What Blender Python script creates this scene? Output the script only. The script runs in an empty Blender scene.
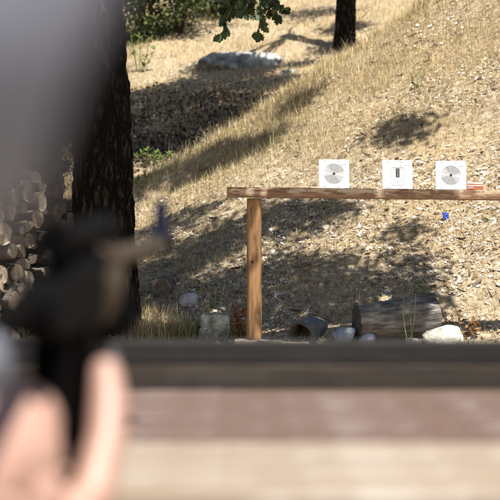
import bpy, bmesh, math, random
import numpy as np
from mathutils import Vector, Matrix, noise as mnoise

random.seed(7)
rng = np.random.default_rng(7)
scene = bpy.context.scene
COL = scene.collection
R = math.radians

# ------------------------------------------------------------------ camera
CAMZ = 1.2
F = 1760.0                       # photograph pixels per metre at one metre
cam_data = bpy.data.cameras.new('camera')
cam = bpy.data.objects.new('camera', cam_data)
COL.objects.link(cam)
cam.location = (0, 0, CAMZ)
cam.rotation_euler = (R(90), 0, 0)
cam_data.sensor_width = 36
cam_data.lens = F / 500 * 36
cam_data.clip_start = 0.05
cam_data.clip_end = 600
cam_data.dof.use_dof = True
cam_data.dof.focus_distance = 10.2
cam_data.dof.aperture_fstop = 5.8
scene.camera = cam

# ------------------------------------------------------------------ light
SUN_EL, SUN_AZ = 68.0, 146.0     # azimuth clockwise from +Y: behind the camera, a little to its right
S = Vector((math.sin(R(SUN_AZ)) * math.cos(R(SUN_EL)), math.cos(R(SUN_AZ)) * math.cos(R(SUN_EL)), math.sin(R(SUN_EL))))
world = bpy.data.worlds.new('World')
scene.world = world
world.use_nodes = True
wn = world.node_tree
bg = wn.nodes['Background']
sky = wn.nodes.new('ShaderNodeTexSky')
sky.sky_type = 'NISHITA'
sky.sun_disc = False
sky.sun_elevation = R(SUN_EL)
sky.sun_rotation = R(SUN_AZ)
wn.links.new(sky.outputs[0], bg.inputs[0])
bg.inputs[1].default_value = 0.05
sun_data = bpy.data.lights.new('sun', 'SUN')
sun_data.energy = 5.0
sun_data.angle = R(0.5)
sun_data.color = (1.0, 0.955, 0.87)
sun = bpy.data.objects.new('sun', sun_data)
COL.objects.link(sun)
sun.location = (3, -6, 20)
sun.rotation_euler = S.to_track_quat('Z', 'Y').to_euler()
scene.view_settings.view_transform = 'Standard'
scene.view_settings.look = 'None'
scene.view_settings.gamma = 1
scene.view_settings.exposure = 1.2
scene.view_settings.use_curve_mapping = False
try:
    scene.cycles.use_denoising = True
    scene.cycles.max_bounces = 5
    scene.cycles.diffuse_bounces = 2
except Exception:
    pass


# ------------------------------------------------------------------ helpers
def link(name, me, mats=(), parent=None, smooth=False):
    o = bpy.data.objects.new(name, me)
    COL.objects.link(o)
    for m in (mats if isinstance(mats, (list, tuple)) else [mats]):
        me.materials.append(m)
    if parent is not None:
        o.parent = parent
    if smooth:
        me.polygons.foreach_set('use_smooth', [True] * len(me.polygons))
    return o


def tag(o, label=None, cat=None, group=None, kind=None):
    for k, v in (('label', label), ('category', cat), ('group', group), ('kind', kind)):
        if v:
            o[k] = v
    return o


def empty(name, loc=(0, 0, 0)):
    o = bpy.data.objects.new(name, None)
    o.empty_display_size = 0.1
    o.location = loc
    COL.objects.link(o)
    return o


def mesh_np(name, V, faces_flat, nper, mats, parent=None, smooth=False, mat_idx=None):
    """V (n,3); faces_flat (m*nper) vertex indices, every face with nper corners."""
    V = np.asarray(V, dtype=np.float32)
    fl = np.asarray(faces_flat, dtype=np.int32).ravel()
    nf = len(fl) // nper
    me = bpy.data.meshes.new(name)
    me.vertices.add(len(V))
    me.vertices.foreach_set('co', V.ravel())
    me.loops.add(len(fl))
    me.loops.foreach_set('vertex_index', fl)
    me.polygons.add(nf)
    me.polygons.foreach_set('loop_start', np.arange(0, nf * nper, nper, dtype=np.int32))
    try:
        me.polygons.foreach_set('loop_total', np.full(nf, nper, dtype=np.int32))
    except Exception:
        pass
    if mat_idx is not None:
        me.polygons.foreach_set('material_index', np.asarray(mat_idx, dtype=np.int32))
    me.update(calc_edges=True)
    me.validate()
    return link(name, me, mats, parent, smooth)


class MB:
    """collects shapes in one bmesh"""
    def __init__(self):
        self.bm = bmesh.new()

    def _new(self, bm2, M, mi=0):
        me = bpy.data.meshes.new('tmp')
        if M is not None:
            bm2.transform(M)
        for f in bm2.faces:
            f.material_index = mi
        bm2.to_mesh(me)
        bm2.free()
        self.bm.from_mesh(me)
        bpy.data.meshes.remove(me)
        return self

    def box(self, c, s, rot=None, bevel=0.0, mi=0, seg=2):
        b = bmesh.new()
        bmesh.ops.create_cube(b, size=1)
        bmesh.ops.scale(b, vec=s, verts=b.verts)
        if bevel:
            bmesh.ops.bevel(b, geom=b.edges[:], offset=bevel, segments=seg, profile=.6, affect='EDGES')
        M = Matrix.Translation(c)
        if rot is not None:
            M = M @ rot
        return self._new(b, M, mi)

    def tube(self, pts, radii, n=10, cap=True, mi=0, flat=1.0):
        b = bmesh.new()
        pts = [Vector(p) for p in pts]
        if not isinstance(radii, (list, tuple)):
            radii = [radii] * len(pts)
        rings = []
        up = None
        for i, p in enumerate(pts):
            t = (pts[min(i + 1, len(pts) - 1)] - pts[max(i - 1, 0)]).normalized()
            if up is None:
                up = Vector((0, 0, 1)) if abs(t.z) < .9 else Vector((1, 0, 0))
            side = t.cross(up).normalized()
            up = side.cross(t).normalized()
            rings.append([b.verts.new(p + (side * math.cos(a) * flat + up * math.sin(a)) * radii[i])
                          for a in [2 * math.pi * k / n for k in range(n)]])
        for r0, r1 in zip(rings, rings[1:]):
            for k in range(n):
                f = b.faces.new((r0[k], r0[(k + 1) % n], r1[(k + 1) % n], r1[k]))
                f.smooth = True
        if cap:
            b.faces.new(rings[0][::-1])
            b.faces.new(rings[-1])
        bmesh.ops.recalc_face_normals(b, faces=b.faces)
        return self._new(b, None, mi)

    def ball(self, c, r, scale=(1, 1, 1), rot=None, sub=2, mi=0):
        b = bmesh.new()
        bmesh.ops.create_icosphere(b, subdivisions=sub, radius=r)
        bmesh.ops.scale(b, vec=scale, verts=b.verts)
        for f in b.faces:
            f.smooth = True
        M = Matrix.Translation(c)
        if rot is not None:
            M = M @ rot
        return self._new(b, M, mi)

    def poly(self, pts, mi=0):
        vs = [self.bm.verts.new(p) for p in pts]
        f = self.bm.faces.new(vs)
        f.material_index = mi
        return self

    def prism(self, outline, thick, M, mi=0, bevel=0.0):
        """outline in local xz plane, extruded along local y by thick"""
        b = bmesh.new()
        vs = [b.verts.new((x, -thick / 2, z)) for x, z in outline]
        f = b.faces.new(vs)
        r = bmesh.ops.extrude_face_region(b, geom=[f])
        bmesh.ops.translate(b, vec=(0, thick, 0), verts=[g for g in r['geom'] if isinstance(g, bmesh.types.BMVert)])
        bmesh.ops.recalc_face_normals(b, faces=b.faces)
        if bevel:
            bmesh.ops.bevel(b, geom=b.edges[:], offset=bevel, segments=2, profile=.6, affect='EDGES')
        return self._new(b, M, mi)

    def build(self, name, mats, parent=None, M=None):
        if M is not None:
            self.bm.transform(M)
        me = bpy.data.meshes.new(name)
        self.bm.to_mesh(me)
        self.bm.free()
        return link(name, me, mats, parent)


def P(px, py, d):
    return Vector(((px - 250) / F * d, d, CAMZ + (250 - py) / F * d))


# ------------------------------------------------------------------ numpy noise
_perm = rng.permutation(4096)


def vnoise(x, y, seed=0):
    x = np.asarray(x, dtype=float); y = np.asarray(y, dtype=float)
    xi = np.floor(x).astype(int); yi = np.floor(y).astype(int)
    u = x - xi; v = y - yi
    u = u * u * (3 - 2 * u); v = v * v * (3 - 2 * v)

    def h(a, b):
        return _perm[(_perm[(a + seed * 131) & 4095] + b) & 4095] / 4095.0
    return (h(xi, yi) * (1 - u) + h(xi + 1, yi) * u) * (1 - v) + (h(xi, yi + 1) * (1 - u) + h(xi + 1, yi + 1) * u) * v


def fbm(x, y, seed=0, oct=4):
    s = 0; a = .5; t = 0
    for k in range(oct):
        s = s + a * vnoise(x * 2 ** k, y * 2 ** k, seed + k); t += a; a *= .5
    return s / t


FD = [-60, 6, 9, 10, 12, 14.5, 17, 20, 24, 30, 45, 70, 120, 400]
FH = [-1.2, -1.2, -1.1, -.95, -.25, .50, 1.22, 2.02, 3.25, 5.2, 10, 17, 24, 30]


def H(x, d):
    x = np.asarray(x, dtype=float); d = np.asarray(d, dtype=float)
    far = np.interp(d, FD, FH) + .12 * np.clip(x, -3, 3) * np.clip((d - 12) / 6, 0, 1)
    s = (1.72 + .66 * np.clip(x, -2.2, 3.5)) / 4.5
    low = np.maximum(-1.2, -.62 - (10 - d) * .15)
    t = np.clip(d - 10, 0, 4.5)
    mid = -.62 + t * s
    e = np.clip(d - 14.3, 0, 12)
    near = np.where(d < 10, low, mid) - .0 * e + np.where(e > 0, .05 * e - .05 * e * e, 0)
    near = np.maximum(near, -1.2)
    k = .07
    m = np.maximum(far, near)
    z = m + k * np.log(np.exp((far - m) / k) + np.exp((near - m) / k))
    bx, by = x + .42, d - 14.0          # small dirt bank
    z = z + .10 * np.exp(-((bx - .6 * by) / .42) ** 2 - (by / .16) ** 2) - .07 * np.exp(-((bx - .6 * by) / .4) ** 2 - ((by + .22) / .16) ** 2)
    w = np.clip((d - 9.0) / 1.5, 0, 1)
    z = z + w * ((fbm(x * .9, d * .9, 3) - .5) * .16 + (fbm(x * 4, d * 4, 9) - .5) * .07)
    return z


def gz(x, y):
    return float(H(x, y)) + CAMZ


def hit(px, py):
    ds = np.arange(8.5, 60, .01)
    gx = (px - 250) / F * ds
    ray = (250 - py) / F * ds
    below = ray <= H(gx, ds)
    i = int(np.argmax(below))
    d = ds[i]
    return Vector((float(gx[i]), float(d), float(H(gx[i], d)) + CAMZ))


def to_px(x, y, z):
    return 250 + F * x / y, 250 - F * (z - CAMZ) / y


# ------------------------------------------------------------------ materials
def new_mat(name):
    m = bpy.data.materials.new(name)
    m.use_nodes = True
    nt = m.node_tree
    return m, nt, nt.nodes['Principled BSDF']


def N(nt, typ, **kw):
    n = nt.nodes.new(typ)
    for k, v in kw.items():
        setattr(n, k, v)
    return n


def ramp(nt, stops, fac=None):
    r = N(nt, 'ShaderNodeValToRGB')
    el = r.color_ramp.elements
    while len(el) < len(stops):
        el.new(.5)
    for e, (p, c) in zip(el, stops):
        e.position = p
        e.color = (*c, 1)
    if fac is not None:
        nt.links.new(fac, r.inputs[0])
    return r


def noise_tex(nt, scale, detail=5, rough=.6, coord='Object', stretch=None, dist=0.0):
    tc = N(nt, 'ShaderNodeTexCoord')
    t = N(nt, 'ShaderNodeTexNoise')
    t.inputs['Scale'].default_value = scale
    t.inputs['Detail'].default_value = detail
    t.inputs['Roughness'].default_value = rough
    t.inputs['Distortion'].default_value = dist
    if stretch:
        mp = N(nt, 'ShaderNodeMapping')
        mp.inputs['Scale'].default_value = stretch
        nt.links.new(tc.outputs[coord], mp.inputs[0])
        nt.links.new(mp.outputs[0], t.inputs['Vector'])
    else:
        nt.links.new(tc.outputs[coord], t.inputs['Vector'])
    return t


def mix(nt, a, b, fac, mode='MIX'):
    m = N(nt, 'ShaderNodeMix', data_type='RGBA', blend_type=mode)
    for sock, v in ((m.inputs[0], fac), (m.inputs[6], a), (m.inputs[7], b)):
        if isinstance(v, (int, float)):
            sock.default_value = v
        elif isinstance(v, tuple):
            sock.default_value = (*v, 1)
        else:
            nt.links.new(v, sock)
    return m.outputs[2]


def bump(nt, bsdf, h, strength=.5, dist=.01):
    b = N(nt, 'ShaderNodeBump')
    b.inputs['Strength'].default_value = strength
    b.inputs['Distance'].default_value = dist
    nt.links.new(h, b.inputs['Height'])
    nt.links.new(b.outputs[0], bsdf.inputs['Normal'])


def noisy(name, stops, scale=8, rough=.85, stretch=None, bstr=.4, bdist=.01, detail=6, metal=0.0, scale2=None, stops2=None, fac2=.5):
    m, nt, b = new_mat(name)
    t = noise_tex(nt, scale, detail, .65, 'Object', stretch)
    c = ramp(nt, stops, t.outputs[0]).outputs[0]
    if scale2:
        t2 = noise_tex(nt, scale2, 4, .6)
        msk = ramp(nt, [(.45, (0, 0, 0)), (.6, (1, 1, 1))], t2.outputs[0])
        mm = N(nt, 'ShaderNodeMath', operation='MULTIPLY')
        nt.links.new(msk.outputs[0], mm.inputs[0])
        mm.inputs[1].default_value = fac2
        c2 = ramp(nt, stops2, t.outputs[0]).outputs[0]
        c = mix(nt, c, c2, mm.outputs[0])
    nt.links.new(c, b.inputs['Base Color'])
    b.inputs['Roughness'].default_value = rough
    b.inputs['Metallic'].default_value = metal
    if bstr:
        bump(nt, b, t.outputs[0], bstr, bdist)
    return m


def plain(name, c, rough=.6, metal=0.0, spec=.5):
    m, nt, b = new_mat(name)
    t = noise_tex(nt, 30, 3)
    col = mix(nt, tuple(v * .88 for v in c), tuple(min(1, v * 1.1) for v in c), t.outputs[0])
    nt.links.new(col, b.inputs['Base Color'])
    b.inputs['Roughness'].default_value = rough
    b.inputs['Metallic'].default_value = metal
    b.inputs['Specular IOR Level'].default_value = spec
    return m


def leafy(name, stops, trans=.35, rough=.6):
    """colour differs from leaf to leaf; light shines through"""
    m, nt, b = new_mat(name)
    g = N(nt, 'ShaderNodeNewGeometry')
    c = ramp(nt, stops, g.outputs['Random Per Island']).outputs[0]
    nt.links.new(c, b.inputs['Base Color'])
    b.inputs['Roughness'].default_value = rough
    b.inputs['Specular IOR Level'].default_value = .25
    tr = N(nt, 'ShaderNodeBsdfTranslucent')
    nt.links.new(c, tr.inputs[0])
    ms = N(nt, 'ShaderNodeMixShader')
    ms.inputs[0].default_value = trans
    nt.links.new(b.outputs[0], ms.inputs[1])
    nt.links.new(tr.outputs[0], ms.inputs[2])
    nt.links.new(ms.outputs[0], nt.nodes['Material Output'].inputs[0])
    return m


def soil_mat():
    m, nt, b = new_mat('dry_soil')
    t1 = noise_tex(nt, 1.3, 5)
    t2 = noise_tex(nt, 22, 8, .75)
    t3 = noise_tex(nt, 75, 4, .7)
    c = ramp(nt, [(.3, (.09, .062, .04)), (.45, (.27, .205, .13)), (.58, (.47, .39, .28)), (.75, (.60, .53, .42))], t2.outputs[0]).outputs[0]
    c2 = ramp(nt, [(.3, (.15, .105, .06)), (.48, (.36, .27, .16)), (.7, (.54, .435, .28))], t2.outputs[0]).outputs[0]
    f = ramp(nt, [(.42, (0, 0, 0)), (.6, (1, 1, 1))], t1.outputs[0])
    c = mix(nt, c, c2, f.outputs[0])
    sp = ramp(nt, [(.62, (0, 0, 0)), (.66, (1, 1, 1))], t3.outputs[0])
    c = mix(nt, c, (.52, .46, .37), sp.outputs[0])
    nt.links.new(c, b.inputs['Base Color'])
    b.inputs['Roughness'].default_value = .95
    b.inputs['Specular IOR Level'].default_value = .1
    bump(nt, b, t2.outputs[0], .8, .03)
    return m


def wood_mat(name, base, dark, pale, worn=.5, wear_scale=9, stretch=(1, 12, 12), rough=.75, zworn=None, wstretch=(.6, 1.6, 2.5)):
    """grain along local x, worn pale patches"""
    m, nt, b = new_mat(name)
    t = noise_tex(nt, 6, 7, .7, 'Object', stretch)
    c = ramp(nt, [(.3, dark), (.5, base), (.72, tuple(min(1, v * 1.25) for v in base))], t.outputs[0]).outputs[0]
    w = noise_tex(nt, wear_scale, 6, .75, 'Object', wstretch)
    msk = ramp(nt, [(.62 - worn * .2, (0, 0, 0)), (.68 - worn * .2, (1, 1, 1))], w.outputs[0])
    fac = msk.outputs[0]
    if zworn is not None:
        tc = N(nt, 'ShaderNodeTexCoord')
        sx = N(nt, 'ShaderNodeSeparateXYZ')
        nt.links.new(tc.outputs['Object'], sx.inputs[0])
        mr = N(nt, 'ShaderNodeMapRange')
        mr.inputs[1].default_value, mr.inputs[2].default_value = zworn
        nt.links.new(sx.outputs[2], mr.inputs[0])
        a = N(nt, 'ShaderNodeMath', operation='MULTIPLY')
        nt.links.new(mr.outputs[0], a.inputs[0])
        nt.links.new(fac, a.inputs[1])
        fac = a.outputs[0]
    c = mix(nt, c, pale, fac)
    nt.links.new(c, b.inputs['Base Color'])
    b.inputs['Roughness'].default_value = rough
    b.inputs['Specular IOR Level'].default_value = .3
    bump(nt, b, t.outputs[0], .5, .004)
    return m


def cut_wood_mat(name, a, d):
    """end grain: rings round local x, radial cracks"""
    m, nt, b = new_mat(name)
    tc = N(nt, 'ShaderNodeTexCoord')
    w = N(nt, 'ShaderNodeTexWave', wave_type='RINGS', rings_direction='X')
    w.inputs['Scale'].default_value = 22
    w.inputs['Distortion'].default_value = 3
    w.inputs['Detail'].default_value = 3
    nt.links.new(tc.outputs['Object'], w.inputs['Vector'])
    t = noise_tex(nt, 16, 6, .7)
    c = ramp(nt, [(.2, d), (.8, a)], w.outputs[0]).outputs[0]
    st = ramp(nt, [(.4, tuple(v * .45 for v in a)), (.6, a)], t.outputs[0]).outputs[0]
    c = mix(nt, c, st, .6)
    oi = N(nt, 'ShaderNodeObjectInfo')
    rr = ramp(nt, [(0, (.45, .44, .42)), (.5, (.7, .68, .65)), (1, (1.0, .96, .9))], oi.outputs['Random'])
    c = mix(nt, c, rr.outputs[0], 1.0, 'MULTIPLY')
    nt.links.new(c, b.inputs['Base Color'])
    b.inputs['Roughness'].default_value = .9
    bump(nt, b, t.outputs[0], .5, .006)
    return m


M_soil = soil_mat()
M_straw = leafy('dry_straw', [(0, (.17, .12, .06)), (.2, (.40, .305, .165)), (.55, (.58, .465, .265)), (.85, (.68, .575, .37)), (1, (.36, .33, .16))], .3)
M_straw_green = leafy('half_dry_grass', [(0, (.14, .15, .05)), (.4, (.28, .27, .10)), (1, (.46, .40, .20))], .35)
M_litter = leafy('fallen_leaf', [(0, (.10, .065, .04)), (.22, (.24, .16, .09)), (.42, (.42, .34, .24)), (.66, (.54, .49, .41)), (.9, (.60, .55, .48)), (1, (.70, .67, .62))], .1, .8)
M_twig = leafy('dead_twig', [(0, (.06, .045, .03)), (.6, (.16, .12, .085)), (1, (.32, .28, .22))], 0, .9)
M_oak = leafy('oak_leaf', [(0, (.020, .032, .012)), (.6, (.036, .058, .018)), (1, (.062, .09, .026))], .1, .45)
M_shrub = leafy('shrub_leaf', [(0, (.025, .038, .014)), (.7, (.055, .085, .025)), (1, (.20, .26, .08))], .3, .5)
M_fresh = leafy('fresh_leaf', [(0, (.09, .15, .03)), (1, (.20, .28, .06))], .45, .5)
M_stem = noisy('weed_stem', [(.3, (.16, .19, .06)), (.7, (.32, .32, .14))], 12)
def bark_mat():
    m, nt, b = new_mat('oak_bark')
    wob = noise_tex(nt, 9, 4, .6)
    tc = N(nt, 'ShaderNodeTexCoord')
    vm = N(nt, 'ShaderNodeVectorMath', operation='MULTIPLY_ADD')
    nt.links.new(wob.outputs['Color'], vm.inputs[0])
    vm.inputs[1].default_value = (.07, .07, .2)
    nt.links.new(tc.outputs['Object'], vm.inputs[2])
    mp = N(nt, 'ShaderNodeMapping')
    mp.inputs['Scale'].default_value = (1, 1, .24)
    nt.links.new(vm.outputs[0], mp.inputs[0])
    vo = N(nt, 'ShaderNodeTexVoronoi', feature='DISTANCE_TO_EDGE')
    vo.inputs['Scale'].default_value = 24
    nt.links.new(mp.outputs[0], vo.inputs['Vector'])
    plate = ramp(nt, [(.04, (0, 0, 0)), (.30, (1, 1, 1))], vo.outputs['Distance'])
    fine = noise_tex(nt, 40, 6, .7, 'Object', (1.5, 1.5, .4))
    col = ramp(nt, [(.3, (.018, .013, .010)), (.5, (.05, .037, .028)), (.7, (.135, .105, .08))], fine.outputs[0]).outputs[0]
    col = mix(nt, (.006, .005, .004), col, plate.outputs[0])
    nt.links.new(col, b.inputs['Base Color'])
    b.inputs['Roughness'].default_value = .95
    b.inputs['Specular IOR Level'].default_value = .1
    ad = N(nt, 'ShaderNodeMath', operation='MULTIPLY_ADD')
    nt.links.new(fine.outputs[0], ad.inputs[0]); ad.inputs[1].default_value = .35
    nt.links.new(plate.outputs[0], ad.inputs[2])
    bump(nt, b, ad.outputs[0], 1.0, .03)
    return m


M_bark = bark_mat()
M_limb = noisy('limb_bark', [(.3, (.04, .03, .022)), (.7, (.13, .105, .08))], 12, .95)
M_logbark = noisy('firewood_bark', [(.3, (.03, .025, .02)), (.5, (.09, .078, .063)), (.7, (.19, .17, .14))], 14, .95, (.5, 3, 3), .8, .012)
M_cut = cut_wood_mat('cut_wood', (.46, .385, .30), (.27, .22, .17))
M_split = noisy('split_wood', [(.3, (.09, .07, .05)), (.55, (.22, .185, .145)), (.75, (.36, .32, .26))], 9, .9, (.6, 6, 6), .7, .01)
M_greywood = noisy('weathered_log', [(.32, (.025, .022, .019)), (.45, (.105, .095, .083)), (.58, (.22, .205, .18)), (.72, (.40, .38, .34))], 7, .95, (.9, 5, 5), 1.0, .02)
M_greyend = noisy('rotten_end_grain', [(.3, (.02, .017, .013)), (.7, (.10, .085, .065))], 14, .95)
M_boulder = noisy('lichen_boulder', [(.34, (.04, .045, .045)), (.5, (.22, .23, .225)), (.62, (.46, .47, .45)), (.78, (.64, .65, .63))], 5, .95, None, .8, .05, 8)
M_bluestone = noisy('blue_grey_stone', [(.3, (.13, .155, .19)), (.55, (.28, .31, .36)), (.75, (.44, .47, .52))], 9, .9, None, .6, .01)
M_whiterock = noisy('pale_limestone', [(.3, (.26, .24, .20)), (.5, (.44, .42, .37)), (.7, (.60, .58, .53))], 11, .95, None, .9, .02, 8)
M_lichenblock = noisy('lichen_block', [(.34, (.07, .075, .06)), (.5, (.26, .28, .235)), (.68, (.56, .57, .52))], 13, .95, None, .8, .015, 8)
M_beam = wood_mat('flaking_red_brown_beam', (.245, .138, .08), (.12, .062, .036), (.55, .45, .32), .72, 11, (1, 14, 14), .8, (-.035, .025))
M_post = wood_mat('orange_brown_post', (.275, .155, .072), (.09, .046, .022), (.44, .34, .23), .16, 9, (10, 10, .9), .7, None, (3, 3, .7))
M_white = plain('white_card', (.74, .74, .735), .7)
M_ink = plain('grey_print', (.26, .27, .28), .7)
M_inkpale = plain('pale_grey_print', (.42, .43, .44), .7)
M_black = plain('black_print', (.012, .012, .012), .6)
M_greenboard = plain('dark_green_board', (.02, .055, .035), .7)
M_carton = plain('orange_red_card', (.60, .17, .09), .6)
M_blueplastic = noisy('blue_plastic', [(.35, (.015, .04, .26)), (.6, (.03, .09, .48)), (.75, (.16, .22, .52))], 60, .5)
M_rust = noisy('rusty_metal', [(.3, (.04, .03, .025)), (.55, (.10, .07, .052)), (.75, (.18, .145, .12))], 10, .8)
M_greypipe = noisy('grey_pipe_skin', [(.3, (.03, .034, .036)), (.5, (.09, .10, .105)), (.75, (.24, .255, .25))], 7, .8)
M_plank = wood_mat('grey_plank', (.34, .27, .21), (.2, .15, .11), (.45, .4, .33), .3)
M_redplank = wood_mat('reddish_bench_plank', (.100, .062, .047), (.048, .029, .022), (.19, .155, .142), .36, 2.2, (.35, 14, 14), .75, None, (1.6, 3, 1))
M_palebench = wood_mat('pale_bench_plank', (.215, .168, .125), (.14, .10, .07), (.31, .275, .23), .45, 2.2, (.4, 10, 10), .75, None, (1.8, 2.5, 1))
M_darkrail = wood_mat('dark_grey_rail', (.018, .0165, .0155), (.012, .011, .0105), (.026, .023, .022), .2, 4)
M_oliverail = wood_mat('olive_brown_rail', (.040, .030, .022), (.024, .018, .014), (.055, .044, .034), .3, 4)
M_gunwood = wood_mat('walnut_stock', (.036, .023, .013), (.02, .012, .008), (.055, .036, .021), .2, 6, (8, 1, 8), .6)
M_steel = plain('black_steel', (.0025, .0025, .003), .8, .0, .04)
M_bluesteel = plain('blued_steel', (.008, .012, .03), .6, 0, .15)
M_alu = plain('pale_metal', (.15, .16, .20), .7, 0)
M_rubber = plain('black_rubber', (.0025, .0024, .0024), .95, 0, .03)
M_skin = noisy('skin', [(.3, (.30, .168, .130)), (.7, (.385, .232, .18))], 18, .5, None, .05, .002)
M_shirt = noisy('grey_shirt', [(.3, (.13, .13, .145)), (.7, (.19, .19, .21))], 60, .9)
M_trouser = noisy('dark_trousers', [(.3, (.025, .028, .04)), (.7, (.05, .055, .07))], 60, .9)
M_hair = noisy('dark_hair', [(.3, (.018, .012, .009)), (.7, (.05, .035, .025))], 40, .6, (6, 6, 1))
M_muff = plain('grey_ear_muff', (.20, .21, .27), .7, 0, .2)
M_eye = plain('eye_white', (.75, .74, .72), .2)
M_shoe = plain('shoe_leather', (.05, .035, .025), .6)
M_flower = plain('white_petal', (.78, .76, .66), .7)
M_fern = leafy('rust_dead_fern', [(0, (.14, .055, .02)), (.6, (.30, .125, .045)), (1, (.42, .26, .12))], .25, .8)

# ------------------------------------------------------------------ ground
def axis(fine0, fine1, step, lo, hi):
    a = list(np.arange(fine0, fine1 + 1e-6, step))
    v, s = fine1, step
    while v < hi:
        s *= 1.25; v += s; a.append(v)
    v, s = fine0, step
    while v > lo:
        s *= 1.25; v -= s; a.insert(0, v)
    return np.array(a)


ax = axis(-3.6, 3.6, .035, -150, 150)
ay = axis(9.2, 26, .04, -60, 260)
GX, GY = np.meshgrid(ax, ay)
GZ = H(GX, GY) + CAMZ
nx, ny = len(ax), len(ay)
V = np.stack([GX.ravel(), GY.ravel(), GZ.ravel()], 1)
ii = np.arange(nx * ny).reshape(ny, nx)
Fq = np.stack([ii[:-1, :-1], ii[:-1, 1:], ii[1:, 1:], ii[1:, :-1]], -1).reshape(-1)
ground = mesh_np('ground', V, Fq, 4, M_soil, None, True)
tag(ground, 'dry straw coloured hillside rising behind the targets', 'ground', kind='structure')


def scatter_xy(n, d0, d1, margin=1.35, extra=.35):
    d = np.sqrt(rng.uniform(d0 ** 2, d1 ** 2, n))
    hw = .142 * d * margin + extra
    x = rng.uniform(-1, 1, n) * hw
    return x, d


def blades(name, x, y, length, width, lean, mat, curl=.5, parent=None, base=None):
    n = len(x)
    z = (H(x, y) + CAMZ if base is None else base) - .008
    az = rng.uniform(0, 2 * np.pi, n)
    ln = length
    th = np.abs(rng.normal(0, 1, n)) * lean
    th = np.clip(th, 0, 1.45)
    dirx, diry = np.cos(az), np.sin(az)
    sx, sy = -np.sin(az), np.cos(az)
    p0 = np.stack([x, y, z], 1)
    h1 = ln * .55
    p1 = p0 + np.stack([dirx * np.sin(th) * h1, diry * np.sin(th) * h1, np.cos(th) * h1], 1)
    th2 = np.clip(th + curl * rng.uniform(0, 1.4, n), 0, 1.9)
    h2 = ln * .45
    p2 = p1 + np.stack([dirx * np.sin(th2) * h2, diry * np.sin(th2) * h2, np.cos(th2) * h2], 1)
    w = (width * .5)[:, None]
    side = np.stack([sx, sy, np.zeros(n)], 1)
    V = np.stack([p0 - side * w, p0 + side * w, p1 + side * w * .8, p1 - side * w * .8, p2], 1).reshape(-1, 3)
    b = np.arange(n)[:, None] * 5
    T = np.concatenate([b + [0, 1, 2], b + [0, 2, 3], b + [3, 2, 4]], 1).reshape(-1)
    return mesh_np(name, V, T, 3, mat, parent)


def thin(x, y, prob):
    k = rng.uniform(0, 1, len(x)) < prob
    return x[k], y[k]


# near slope
x, y = scatter_xy(230000, 9.7, 14.9)
pxs = 250 + F * x / y
cov = .25 + .75 * np.clip((fbm(x * 1.4, y * 1.4, 21) - .36) * 4, 0, 1)
cov *= np.where(pxs < 330, 1.0, .85) * np.clip(.45 + (y - 9.8) * .3, 0, 1)
x, y = thin(x, y, cov)
n = len(x)
L = rng.gamma(3, .012, n) * (.7 + .9 * np.clip((y - 12) / 2.5, 0, 1)) + .012
g1 = blades('dry_grass', x, y, L, rng.uniform(.0018, .0042, n), .75, M_straw)
tag(g1, 'short dry straw grass over the near slope', 'dry grass', kind='stuff')
x, y = scatter_xy(170000, 9.7, 14.9)
x, y = thin(x, y, .35 + .65 * np.clip((fbm(x * 2.6, y * 2.6, 91) - .4) * 4, 0, 1))
n = len(x)
g0 = blades('straw_mat', x, y, rng.gamma(3, .012, n) + .01, rng.uniform(.0016, .0036, n), 2.2, M_straw, .3)
tag(g0, 'flattened dead straw lying all over the near slope', 'dry grass', kind='stuff')
# far slope
x, y = scatter_xy(150000, 14.4, 27, 1.25)
cov = .4 + .6 * np.clip((fbm(x * 1.0, y * 1.0, 33) - .34) * 4, 0, 1)
x, y = thin(x, y, cov)
n = len(x)
L = rng.gamma(4, .015, n) + .02
g2 = blades('dry_meadow_grass', x, y, L, rng.uniform(.003, .007, n), 1.0, M_straw)
tag(g2, 'taller dry grass on the far slope round the boulder', 'dry grass', kind='stuff')
# crest tufts (taller, standing against the shade behind)
x, y = scatter_xy(26000, 13.4, 14.9)
cov = np.clip((fbm(x * 2.2, y * 2.2, 41) - .42) * 6, 0, 1)
x, y = thin(x, y, cov)
n = len(x)
g3 = blades('tall_crest_grass', x, y, rng.gamma(5, .018, n) + .03, rng.uniform(.002, .004, n), .7, M_straw, .9)
tag(g3, 'tall pale grass standing along the crest of the near slope', 'dry grass', kind='stuff')
x, y = scatter_xy(9000, 13.0, 14.8)
k = (x > -.5) & (x < .75)
x, y = x[k], y[k]
n = len(x)
g4 = blades('half_green_grass', x, y, rng.gamma(4, .016, n) + .02, rng.uniform(.002, .004, n), .7, M_straw_green, .6)
tag(g4, 'half green grass among the straw near the crest', 'grass', kind='stuff')


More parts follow.
